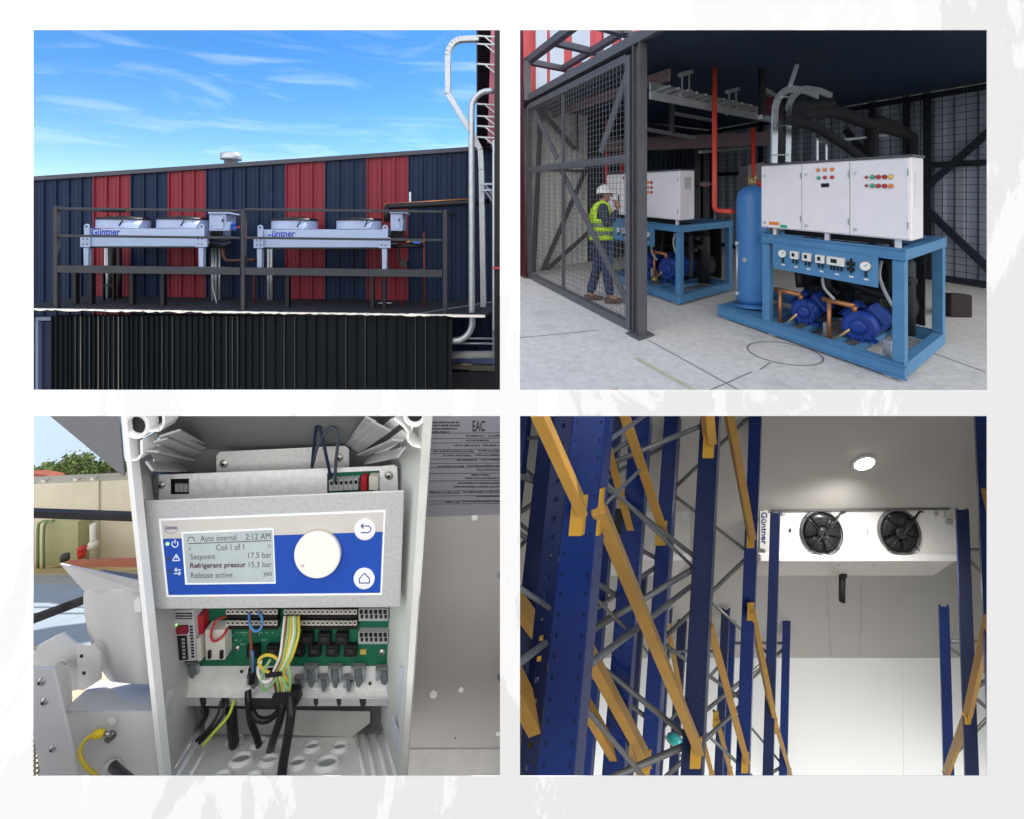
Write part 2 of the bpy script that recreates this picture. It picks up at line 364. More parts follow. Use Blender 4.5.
def cooler(u0, u1, v0, dv, label, txt_u, fans, hidden_first):
    """u0..u1 width of the casing, v0 top of casing in the picture"""
    Y = 8.45; t = thing('air_cooler', W((u0+u1)/2, 268+dv, Y+.45), label, 'cooler', 'rooftop air coolers')
    m = MB(); m.pbox(u0+3, v0, u1-3, v0+18, Y, Y+.9); m.build('casing', shaded_white, t, bevel=.012)
    m = MB(); m.pbox(u0+3.3, v0+18.05, u1-3.3, v0+19.6, Y+.03, Y+.87); m.build('coil', black_pl, t)
    for a, b in ((u0-.5, u0+7), (u1-7, u1+2.5)):
        m = MB(); m.pbox(a-2, v0+8, b+.5, v0+18.6, Y-.03, Y-.002)
        m.build('end_plate', shaded_white, t, bevel=.006)
        for du in (1.2, 5.2):
            for dw in (10.5, 15.5): m = MB(); m.lathe(W(a+du, v0+dw, Y-.03), (0, -1, 0), [(0, .013), (.004, .013)], 8); m.build('bolt', steel_dark, t)
        m = MB(); lug = [(a+2, v0+8), (a+2, v0-2)] + [(a+4.6-2.7*math.cos(R(x)), v0-2-2.7*math.sin(R(x))) for x in range(0, 181, 30)] + [(a+7.3, v0+8)]
        m.ppoly(lug, Y-.034, Y-.022); m.build('lifting_lug', shaded_white, t)
        m = MB(); m.lathe(W(a+4.6, v0-2, Y-.0345), (0, -1, 0), [(0, .018), (.002, .018)], 12); m.build('lug_hole', black_pl, t)
        for yy in (Y-.01, Y+.8):
            m = MB(); m.ppoly([(a+1.3, v0+19), (a+6.3, v0+19), (a+6.0, 267.2+dv), (a+1.6, 267.2+dv)], yy, yy+.08); m.build('leg', shaded_white, t, bevel=.006)
    for a, b in fans:
        c = (a+b)/2; r = PX((b-a)/2, Y+.45); o = W(c, v0-.5, Y+.45); k = PX(1, Y+.45)
        f = MB(); f.lathe(o, EZ, [(0, r*1.03), (1*k, r), (8.0*k, r), (8.0*k, r*.94), (2*k, r*.9)], 40, caps=False); fo = f.build('fan_shroud', shaded_white, t)
        g = MB()
        for q in (1.0, .8, .6, .4, .2):
            rr = r*q; zz = 8.6*k + (1-q*q)*3*k
            g.tube([o + Vector((rr*math.cos(a2), rr*math.sin(a2), zz)) for a2 in [2*math.pi*i/36 for i in range(37)]], .012, 5)
        for i in range(14):
            a2 = 2*math.pi*i/14
            g.tube([o + Vector((r*q*math.cos(a2), r*q*math.sin(a2), 8.6*k+(1-q*q)*3*k)) for q in (1, .75, .5, .25, .02)], .012, 5)
        g.lathe(o + EZ*6*k, EZ, [(0, r*.33), (4*k, r*.33), (5*k, r*.2)], 18)
        g.lathe(o + EZ*8.02*k, EZ, [(0, r*.97), (2.4*k, r*.95), (2.4*k, r*.90), (0, r*.90)], 40, caps=False)
        g.build('fan_guard', black_pl, fo)
        h = MB(); h.tube([o + Vector((.62*r, -r*.8, 7.5*k)), o + Vector((.52*r, -r*.87, 2*k))], .012, 6); h.build('cable', black_pl, fo)
    if hidden_first:
        m = MB(); m.pbox(txt_u, v0+5.0, txt_u+3.5, v0+6.3, Y-.004, Y-.001); m.build('lettering', blue_ink, t)
        ptext('üntner', 'lettering', blue_ink, t, txt_u+4.5, v0+1.2, txt_u+28, v0+7.4, Y, ext=.003, bold=.022)
    else: ptext('Güntner', 'lettering', blue_ink, t, txt_u, v0-.6, txt_u+28.5, v0+7.2, Y, ext=.003, bold=.022)
cooler(82.5, 204, 228.5, 0, 'white rooftop air cooler on the left with its full blue lettering', 91.5, [(103, 145), (162, 204.5)], False)
cooler(256, 387.5, 229.5, 2.2, 'white rooftop air cooler on the right with first letter of its blue lettering missing', 267.5, [(274, 316), (338, 381)], True)
def ctrl(u0, v0, u1, v1, label):
    Y = 8.55; t = thing('control_box', W((u0+u1)/2, v1, Y+.1), label, 'control box', 'control boxes at the coolers')
    m = MB(); m.pbox(u0, v0+2, u1, v1, Y, Y+.32); b = m.build('housing', shaded_white, t, bevel=.012)
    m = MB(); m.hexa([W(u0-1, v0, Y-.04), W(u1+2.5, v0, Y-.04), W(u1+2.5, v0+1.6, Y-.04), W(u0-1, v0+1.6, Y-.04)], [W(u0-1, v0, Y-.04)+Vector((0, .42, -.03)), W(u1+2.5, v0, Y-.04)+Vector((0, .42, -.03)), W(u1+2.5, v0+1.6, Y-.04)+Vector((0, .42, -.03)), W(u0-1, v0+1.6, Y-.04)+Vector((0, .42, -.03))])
    m.build('canopy', shaded_white, t)
    m = MB(); m.pbox(u0+5, v0+4.5, u1-2.6, v1-2, Y-.02, Y-.002); d = m.build('door', shaded_white, t, bevel=.006)
    m = MB(); m.pbox(u1-4.2, v0+7, u1-3.2, v0+10, Y-.035, Y-.021); m.build('handle', black_pl, d)
    m = MB()
    for i in range(4): m.lathe(W(u0+3+i*3, v1, Y+.1), (0, 0, -1), [(0, .03), (.06, .03), (.09, .018)], 10)
    m.build('cable_gland', black_pl, t)
    m = MB(); m.bar(W(u0+2, v1+1, Y+.25), W(u0+2, v1+6, Y+.25), .05); m.bar(W(u0-3, v1+6, Y+.2), W(u1+3, v1+6, Y+.2), .05); m.build('bracket', steel_black, t)
ctrl(209, 212, 226, 231, 'white control box beside the left cooler under a small canopy')
ctrl(390.5, 211.5, 402.5, 231, 'white control box beside the right cooler in front of a red stripe')
def pipes(name, label, cat, mats, paths):
    t = thing(name, paths[0][1][0], label, cat)
    for (nm, pts, r, mt) in paths:
        m = MB(); m.tube(smooth_path(pts, 5) if len(pts) > 2 else pts, r, 8); m.build(nm, mt, t)
    return t
vb = mat('blue valve', (.03, .12, .5), .4); brass = mat('brass', (.55, .40, .16), .35, metal=.6, var=.2)
t = thing('refrigerant_pipework', W(225, 304, 8.7), 'dark and copper pipes with a blue valve beside the left cooler', 'pipes')
def tb(nm, pts, r, mt, par, sm=False):
    m = MB(); m.tube(smooth_path(pts, 5) if sm else pts, r, 8); return m.build(nm, mt, par)
for v_ in (240, 244.5): tb('pipe', [W(205, v_, 8.7), W(212, v_, 8.7), W(224, v_+1, 8.7), W(232, v_-2, 8.7)], .035, steel_black, t, True)
tb('pipe', [W(222, 244, 8.75), W(223.5, 256, 8.75), W(226, 260.5, 8.75), W(246, 260.5, 8.75)], .035, mat('dark copper', (.06, .025, .02), .5), t)
tb('pipe', [W(226, 230, 8.75), W(240, 227, 8.75)], .02, red_pipe, t)
m = MB(); m.pbox(230.5, 226.3, 236, 229.3, 8.7, 8.8); m.lathe(W(233, 226.3, 8.75), EZ, [(0, .03), (.05, .06), (.07, .03)], 10); m.build('valve', vb, t)
for u in (213, 216, 219.5): tb('pipe', [W(u, 247, 9.2), W(u, 303, 9.2)], .022 if u > 214 else .035, galv, t)
tb('cable', [W(212, 275, 8.9), W(213, 288, 8.9), W(216, 300, 8.9), W(217, 306, 8.9)], .01, galv, t, True)
t = thing('red_riser', W(245.5, 310, 8.5), 'thin red pipe standing behind the middle railing post', 'pipe')
tb('pipe', [W(245.8, 220, 8.5), W(245.8, 308, 8.5)], .018, dull_red, t); tb('pipe', [W(254, 275, 8.9), W(254, 304, 8.9)], .016, dull_red, t)
tb('pipe', [W(247, 260, 8.6), W(256, 260, 8.6)], .03, mat('dark copper', (.06, .025, .02), .5), t)
t = thing('refrigerant_pipework', W(408, 312, 8.7), 'pipes with a brass and blue valve right of the right cooler', 'pipes')
tb('pipe', [W(389, 241, 8.7), W(405, 241, 8.7)], .03, steel_black, t); tb('pipe', [W(389, 246, 8.7), W(424, 246, 8.7)], .035, steel_black, t)
tb('pipe', [W(408, 241, 8.7), W(425, 241.5, 8.7)], .022, copper, t)
m = MB(); m.lathe(W(407, 241, 8.7), EX, [(0, .03), (.03, .05), (.06, .03)], 10); m.build('valve', brass, t)
m = MB(); m.pbox(413.5, 239, 420.5, 243.5, 8.66, 8.76); m.build('valve', vb, t)
tb('pipe', [W(424, 232, 8.7), W(424.5, 312, 8.7)], .017, dull_red, t)
tb('pipe', [W(398, 247, 8.7), W(399, 258, 8.7), W(402, 262, 8.7)], .028, steel_black, t, True)
m = MB(); m.pbox(400, 261, 407, 267, 8.66, 8.8); m.build('trap', black_pl, t)
tb('pipe', [W(383.5, 278, 8.7), W(383.5, 308, 8.7)], .02, brass, t); tb('pipe', [W(401, 275, 8.7), W(401, 308, 8.7)], .014, dull_red, t)
tb('pipe', [W(378, 303, 8.6), W(392, 303, 8.6)], .014, galv, t)
t = thing('wall_pipes', W(112, 303, 9.2), 'silver and black pipes standing behind the left cooler', 'pipes')
for u, mt, r in ((105.5, galv, .022), (108.5, galv, .035), (112, steel_black, .07), (119.5, steel_black, .04)): tb('pipe', [W(u, 247, 9.3), W(u, 303, 9.3)], r, mt, t)
t = thing('small_stand', W(108, 303, 9.0), 'thin dark H-shaped stand below the left cooler', 'stand')
m = MB(); m.pbox(101.8, 272, 103.2, 304, 9.0, 9.05); m.pbox(112.2, 272, 113.6, 304, 9.0, 9.05); m.pbox(103.3, 284.5, 112.1, 286.3, 9.0, 9.04); m.build('frame', steel_black, t)
t = thing('wall_pipes', W(268, 306, 9.2), 'pair of silver pipes standing behind the right cooler', 'pipes')
for u in (268.5, 271.5): tb('pipe', [W(u, 249, 9.3), W(u, 304, 9.3)], .03, galv, t)
t = thing('pipe_bridge', W(430, 206, 9.0), 'dark horizontal pipe run along the wall right of the coolers', 'pipes')
tb('pipe', [W(386, 207, 9.1), W(400, 206, 9.1), W(470, 202.5, 9.1), W(490, 201, 9.1)], .06, steel_black, t)
tb('pipe', [W(384, 204.5, 9.2), W(470, 199, 9.2)], .02, copper, t); tb('pipe', [W(387, 207, 9.1), W(387, 222, 9.1)], .06, steel_black, t)
m = MB(); m.pbox(409, 192, 411, 203, 9.3, 9.35); m.build('bracket', galv, t)
# ducts bending up to the tower
t = thing('cable_duct', W(484, 313, 8.9), 'galvanised duct hooking left then slanting down behind the front duct', 'duct')
pth = [W(479, 39, 8.9)] + [W(463+ -0*0 - 15*math.sin(R(a))*1.0, 56-16.5*math.cos(R(a)), 8.9) for a in range(0, 91, 15)] + [W(448, 94, 8.9), W(473, 135, 8.9), W(480.5, 150, 8.9), W(481.5, 170, 8.9), W(483.5, 313, 8.9)]
m = MB()
for a, b in zip(pth, pth[1:]): m.bar(a, b, PX(5.4, 8.9), PX(6.0, 8.9), up=(0, 1, 0))
m.build('duct', galv, t, bevel=.008)
t = thing('cable_duct', W(471, 345, 8.3), 'galvanised duct arching to the tower and running down to an elbow', 'duct')
pth = [W(494, 90.5, 8.3)] + [W(489-17.5*math.sin(R(a)), 109-18*math.cos(R(a)), 8.3) for a in range(0, 91, 15)] + [W(471.8, 313, 8.3), W(472.3, 322, 8.3)] + [W(455+17.2*math.cos(R(a)), 322+18.5*math.sin(R(a)), 8.3) for a in range(15, 91, 15)] + [W(452, 341, 8.3)]
m = MB(); m.tube(pth, PX(3.1, 8.3), 12); m.build('duct', galv, t)
# louvred tower at the right edge
t = thing('louvred_tower', W(490, 145, 8.7), 'dark louvred tower with a pink strip and cable brackets above the roof', 'tower')
m = MB()
for i in range(58):
    v_ = 20+i*2.15; m.hexa([W(478.2-.015*(v_-30), v_, 9.0), W(490, v_, 9.0), W(490, v_+1.3, 8.94), W(478.2-.015*(v_-30), v_+1.3, 8.94)], [p + Vector((0, .02, 0)) for p in (W(478.2, v_, 9.0), W(490, v_, 9.0), W(490, v_+1.3, 8.94), W(478.2, v_+1.3, 8.94))])
m.pbox(476.5, 15, 478, 146, 8.98, 9.1); m.pbox(478, 15, 491, 146, 9.08, 9.5); m.build('louvres', mat('dark plum louvre', (.018, .010, .020), .5), t)
m = MB(); m.ppoly([(491.5, 15), (496, 15), (496, 143), (487.5, 143)], 8.9, 8.96); m.build('cladding_strip', mat('pink faded sheet', (.42, .14, .19), .6), t)
m = MB()
for v_ in (36, 44, 64, 104, 116, 126, 137): m.bar(W(477, v_, 8.75), W(495, v_+1, 8.75), .03); m.bar(W(484, v_, 8.75), W(495, v_+9, 8.75), .025)
m.build('bracket_set', galv, t)['kind'] = 'stuff'
t = thing('corner_post', W(497, 400, 8.2), 'tall black steel post at the right end of the roof', 'post')
m = MB(); m.pbox(494.5, 20, 504, 404, 8.2, 8.5); m.build('post', steel_black, t)
m = MB(); m.pbox(492.6, 140, 494.2, 330, 8.22, 8.3); m.build('conduit', galv, t)
m = MB()
for v_ in (184, 190): m.bar(W(481, v_, 8.7), W(494, v_, 8.5), .035); m.bar(W(485, v_, 8.7), W(493.5, v_+12, 8.5), .03)
m.build('bracket', galv, t)
m = MB(); m.pbox(493, 267, 503, 269, 8.15, 8.19); m.build('tag', red_pipe, t)
t = thing('low_pipes', W(472, 358, 8.6), 'thick white pipe and two thin rails below the roof corner', 'pipes')
m = MB(); m.tube([W(449, 354.5, 8.7), W(496, 354.5, 8.7)], PX(3.6, 8.7), 14); m.build('pipe', mat('grey white pipe', (.35, .35, .36), .5), t)
for v_ in (338, 343): tb('rail', [W(455, v_, 8.6), W(496, v_+.6, 8.6)], .02, galv, t)
m = MB(); m.pbox(453, 358.5, 494, 364, 9.0, 9.1); m.mi = 1; m.ppoly([(453, 364), (494, 366), (494, 371), (453, 369)], 8.9, 9.1); m.build('back_panel', [mat('pale blue panel', (.10, .14, .30), .5), mat('brown panel', (.10, .09, .07), .6)], t)
m = MB(); m.pbox(447, 372, 500, 404, 9.0, 9.3); m.build('dark_base', steel_black, t)
m = MB(); m.pbox(447.2, 319, 451.5, 404, 8.2, 8.3); m.build('corner_trim', steel_black, label='black corner post right of the profiled wall', cat='post')
# ================================================================ SET 2: caged machine room
def ray(u, v): return W(u, v, 1.0)
_d1 = ray(360, 190); _d2 = ray(1130, 182); E1 = _d1.normalized(); E2 = _d2.normalized(); NF = _d1.cross(_d2)
_c = NF.dot(ray(600, 303) * 6.6)
def fl(u, v): r = ray(u, v); return r * (_c / NF.dot(r))
O2 = fl(905, 383)
_inv = Matrix((E1, E2, EZ)).transposed().inverted()
def loc2(p): return _inv @ (Vector(p) - O2)
def L2(a, b, h): return O2 + E1*a + E2*b + EZ*h
def onb(u, v, b): n = E1.cross(EZ); r = ray(u, v); return r * (n.dot(O2 + E2*b) / n.dot(r))
def ona(u, v, a): n = E2.cross(EZ); r = ray(u, v); return r * (n.dot(O2 + E1*a) / n.dot(r))
def b2(mb, a0, a1, b0, b1, h0, h1):
    q = [L2(a0, b0, h0), L2(a1, b0, h0), L2(a1, b1, h0), L2(a0, b1, h0)]
    return mb.hexa(q, [p + EZ*(h1-h0) for p in q])
machine_blue = mat('machine blue paint', (.085, .235, .43), .45, var=.10, scale=5, dirt=((.05, .14, .25), .60, 16))
comp_blue = mat('compressor blue', (.014, .048, .26), .42, var=.12, scale=5)
tank_blue = mat('vessel blue', (.055, .19, .46), .33, var=.06)
cab_white = mat('cabinet white', (.82, .79, .83), .4, var=.04, scale=3, dirt=((.66, .64, .66), .66, 5))
cage_grey = mat('cage grey paint', (.105, .105, .12), .5, var=.12, scale=4, dirt=((.06, .055, .06), .62, 8))
dark_in = mat('dark equipment', (.014, .015, .018), .5, var=.3)
concrete = mat('concrete floor', (.62, .61, .585), .9, var=.13, scale=14, bump=.3, dirt=((.48, .475, .46), .54, 2.2))
pinkish = mat('dull pink steel', (.24, .17, .18), .55, var=.15)
# floor
FQ = [fl(508, 398), fl(1060, 398), L2(-1.2, 6.2, 0), L2(6.9, 6.2, 0), fl(508, 270)]
m = MB(); m.hexa(FQ, [p - EZ*.015 for p in FQ])
m.build('floor', concrete, kind='structure')
m = MB()                                        # saw-cut joints and the worn yellow line
j = mat('floor joint', (.20, .20, .20), .9); 
def strip(mb, p, q, w):
    p = Vector(p); q = Vector(q); s = (q-p).cross(NF).normalized()*w/2; up = EZ*.004
    mb.face([p+s+up, q+s+up, q-s+up, p-s+up])
strip(m, fl(648, 340), fl(742, 392), .012); strip(m, fl(700, 395), fl(752, 372), .012); strip(m, fl(760, 370), fl(770, 363), .012); strip(m, fl(520, 338), fl(600, 330), .012)
strip(m, fl(930, 352), fl(985, 372), .012)
c0 = fl(784, 353)
pts = [c0 + (E1*math.cos(R(k)) + E2*math.sin(R(k))).normalized()*.33 for k in range(0, 361, 12)]
for p, q in zip(pts, pts[1:]): strip(m, p, q, .016)
m.build('floor_joints', j, kind='structure')
m = MB(); strip(m, fl(636, 358), fl(696, 391), .05); m.build('painted_line', mat('worn yellow paint', (.50, .50, .36), .9, var=.2, scale=20), kind='structure')
# ceiling, back and side walls
m = MB(); b2(m, -2.2, 6.7, -1.40, 5.7, 3.34, 3.5); m.build('ceiling', mat('navy sheet ceiling', (.020, .040, .085), .5, var=.25, scale=1.2), kind='structure')
def ribbed(mb, p0, p1, h0, h1, pitch, dep):
    d = p1-p0; L = d.length; n = max(2, int(L/pitch)); nrm = d.cross(EZ).normalized()
    for i in range(n):
        a = p0+d*(i/n); b = p0+d*((i+.35)/n); c = p0+d*((i+.5)/n); e = p0+d*((i+.85)/n); f = p0+d*((i+1)/n)
        for x, y in ((a, b), (b, c+nrm*dep), (c+nrm*dep, e+nrm*dep), (e+nrm*dep, f)):
            mb.face([x+EZ*h0, y+EZ*h0, y+EZ*h1, x+EZ*h1])
pale_clad = mat('pale ribbed sheet', (.80, .82, .76), .5, var=.08, scale=1.5, streak=(1, 1, .3))
m = MB(); ribbed(m, L2(6.5, -1.42, 0), L2(6.5, .55, 0), 0, 3.33, .16, .035); m.build('back_wall', pale_clad, label='pale green-grey ribbed wall behind the cage on the left of the machine room', cat='wall')
m = MB(); ribbed(m, L2(6.5, .56, 0), L2(6.5, 5.6, 0), 0, 3.33, .2, .035); m.build('back_wall', mat('dark navy sheet', (.03, .042, .065), .5), label='dark navy ribbed wall at the back of the machine room', cat='wall')
m = MB(); ribbed(m, L2(6.5, 5.6, 0), L2(-2.2, 5.6, 0), 0, 3.33, .3, .05); m.build('side_wall', mat('grey blue ribbed sheet', (.42, .47, .58), .5, var=.12, streak=(1, 1, .3)), label='grey-blue ribbed side wall behind the mesh on the right', cat='wall')
def grid(mb, P, a0, a1, h0, h1, da, dh, r):
    """P(s,h) -> point; thin square wires"""
    n = int(round((a1-a0)/da)); k = int(round((h1-h0)/dh))
    for i in range(n+1):
        s = a0+(a1-a0)*i/n; mb.bar(P(s, h0), P(s, h1), r)
    for i in range(k+1):
        h = h0+(h1-h0)*i/k; mb.bar(P(a0, h)+EX*-.003, P(a1, h)+EX*-.003, r)
wire = mat('mesh wire', (.15, .15, .16), .45, metal=.3)
def side_cage():
    t = thing('mesh_fence', L2(2.5, 5.5, 0), 'dark mesh fence with diagonal braces along the right side of the machine room', 'fence')
    B = 5.45; fr = mat('navy frame steel', (.022, .027, .04), .5)
    for a in [loc2(onb(u, 150, B)).x for u in (987+18, 927, 906, 872)] + [4.6, 6.3]:
        m = MB(); b2(m, a-.05, a+.05, B-.05, B+.05, 0, 3.32); m.build('post', fr, t)
    for h in (loc2(onb(950, 164, B)).z, .06, 3.26):
        m = MB(); b2(m, -1.8, 6.35, B-.03, B+.03, h-.05, h+.05); m.build('rail', fr, t)
    for p, q in (((925, 188), (1000, 122)), ((925, 208), (1000, 280)), ((846, 130), (870, 162))):
        m = MB(); m.bar(onb(*p, B-.04), onb(*q, B-.04), .09); m.build('brace', fr, t)
    m = MB(); grid(m, lambda s, h: L2(s, B-.07, h), -1.6, 6.3, .1, 3.25, .16, .12, .008); m.build('wire_mesh', mat('dark wire', (.03, .035, .045), .5), t)
side_cage()
def front_cage():
    B = loc2(fl(640, 335)).y; a0 = 2.36; a1 = loc2(onb(529, 200, B)).x
    t = thing('mesh_fence', L2(4.1, B, 0), 'grey steel mesh fence with diagonal braces in front of the worker', 'fence')
    H = 3.25; hm = 2.04; a0 = loc2(onb(630, 200, B)).x
    for a, w in ((a0, .09), (a1, .10)):
        m = MB(); b2(m, a-w/2, a+w/2, B-.05, B+.05, .02, H); m.build('post', cage_grey, t, bevel=.006)
    am = loc2(onb(563.5, 200, B)).x
    m = MB(); b2(m, am-.02, am+.02, B-.025, B+.025, .1, hm-.05); b2(m, am-.02, am+.02, B-.025, B+.025, hm+.05, H); m.build('post', cage_grey, t)
    for h, w in ((.06, .09), (hm, .10), (H-.02, .10)):
        m = MB(); b2(m, a0+.05, a1-.05, B-.045, B+.045, h-w/2, h+w/2); m.build('rail', cage_grey, t, bevel=.006)
    for p, q in (((535, 112), (557, 158)), ((559, 166), (631, 309)), ((628, 72), (601, 152))):
        m = MB(); m.bar(onb(*p, B+.05), onb(*q, B+.05), .085, .03, up=E2); m.build('brace', cage_grey, t)
    m = MB(); grid(m, lambda s, h: L2(s, B-.06, h), a0+.05, a1-.05, .1, H, .085, .072, .0045); m.build('wire_mesh', wire, t)
    s = thing('steel_column', L2(2.15, B, 0), 'grey steel column with a base plate at the cage corner', 'column')
    m = MB(); ac = loc2(onb(639.5, 200, B)).x; b2(m, ac-.072, ac-.06, B-.07, B+.07, .02, 3.33); b2(m, ac+.06, ac+.072, B-.07, B+.07, .02, 3.33); b2(m, ac-.06, ac+.06, B-.012, B+.012, .02, 3.33); m.build('column', cage_grey, s)
    m = MB(); b2(m, ac-.14, ac+.12, B-.14, B+.14, 0.001, .02); m.build('base_plate', cage_grey, s)
    e = MB(); b2(e, -2.2, 6.3, B-.06, B+.02, 3.34, 3.46); e.build('eaves_beam', pinkish if False else cage_grey, label='long grey steel beam along the top of the cage', cat='beam')
    # braces standing against the pale back wall
    k = thing('wall_bracing', L2(6.3, -.6, 0), 'dark steel frame with crossed braces against the pale back wall', 'frame'); A = 6.3; fr = mat('dark frame', (.05, .05, .06), .5)
    for p, q in (((536, 105), (575, 149)), ((590, 160), (542, 272)), ((542, 274), (590, 231)), ((577, 105), (577, 150)), ((530, 169), (606, 172)), ((541, 110), (533, 280)), ((541, 279), (592, 272))):
        m = MB(); m.bar(ona(*p, A), ona(*q, A), .10, .05); m.build('member', fr, k)
    for u in (606.5, 622):
        m = MB(); m.tube([ona(u, 120 if u < 610 else 150, 5.9), ona(u, 235, 5.9)], .05, 8); m.build('riser', red_pipe, label='red pipe riser behind the worker' if u < 610 else 'second red pipe riser nearer the column behind the white cabinet', cat='pipe')
    # open frame above the roof edge
    g = thing('pergola', L2(5.5, B, 3.5), 'grey steel open frame above the cage at the top left', 'frame'); hh = loc2(onb(527, 62, B)).z
    m = MB(); m.bar(onb(527.5, 101, B-.05), onb(527.5, 62, B-.05), .13); m.build('post', cage_grey, g)
    m = MB(); m.bar(L2(6.0, B, hh), L2(3.6, B, hh), .12); m.build('beam', cage_grey, g)
    m = MB(); m.bar(L2(6.0, B+.9, hh), L2(3.6, B+.9, hh), .10); m.build('beam', cage_grey, g)
    for a in (5.95, 4.75, 3.75):
        m = MB(); m.bar(L2(a, B+.05, hh), L2(a, B+2.6, hh), .10); m.build('cross_beam', cage_grey, g)
    # red clad building behind
    w = thing('red_building', L2(7.4, -1, 0), 'red clad building with pale glass strips beyond the cage', 'building')
    red2 = mat('bright red cladding', (.55, .085, .095), .5, var=.1, streak=(1, 1, .3))
    m = MB(); ribbed(m, ona(506, 200, 7.2) - EZ*(ona(506, 200, 7.2).z-L2(7.2, 0, 0).z), L2(7.2, 4.2, 0), -.3, 8.0, .32, .05); m.build('cladding', red2, w)
    gl = mat('pale sky glass', (.55, .60, .68), .12, var=.12, scale=1.2, spec=.8)  # sky reflections are put into the pale glass colour
    for u0, u1, v0, v1 in ((536, 547, 20, 98), (550, 564, 25, 90), (572, 590, 22, 62), (604, 612, 20, 56), (622, 634, 20, 50), (583, 590, 62, 80)):
        m = MB(); p = [ona(u0, v0, 7.12), ona(u1, v0, 7.12), ona(u1, v1, 7.12), ona(u0, v1, 7.12)]; m.hexa(p, [x+E1*.05 for x in p]); m.build('window', gl, w)
    m = MB(); p = [onb(519.5, 25, B-.1), onb(523, 25, B-.1), onb(526.2, 283, B-.1), onb(519.5, 283, B-.1)]; m.hexa(p, [x+E1*.1 for x in p]); m.build('red_trim', mat('dull red sheet', (.24, .06, .075), .5), label='narrow dull red trim beside the far end of the cage', cat='trim')
front_cage()

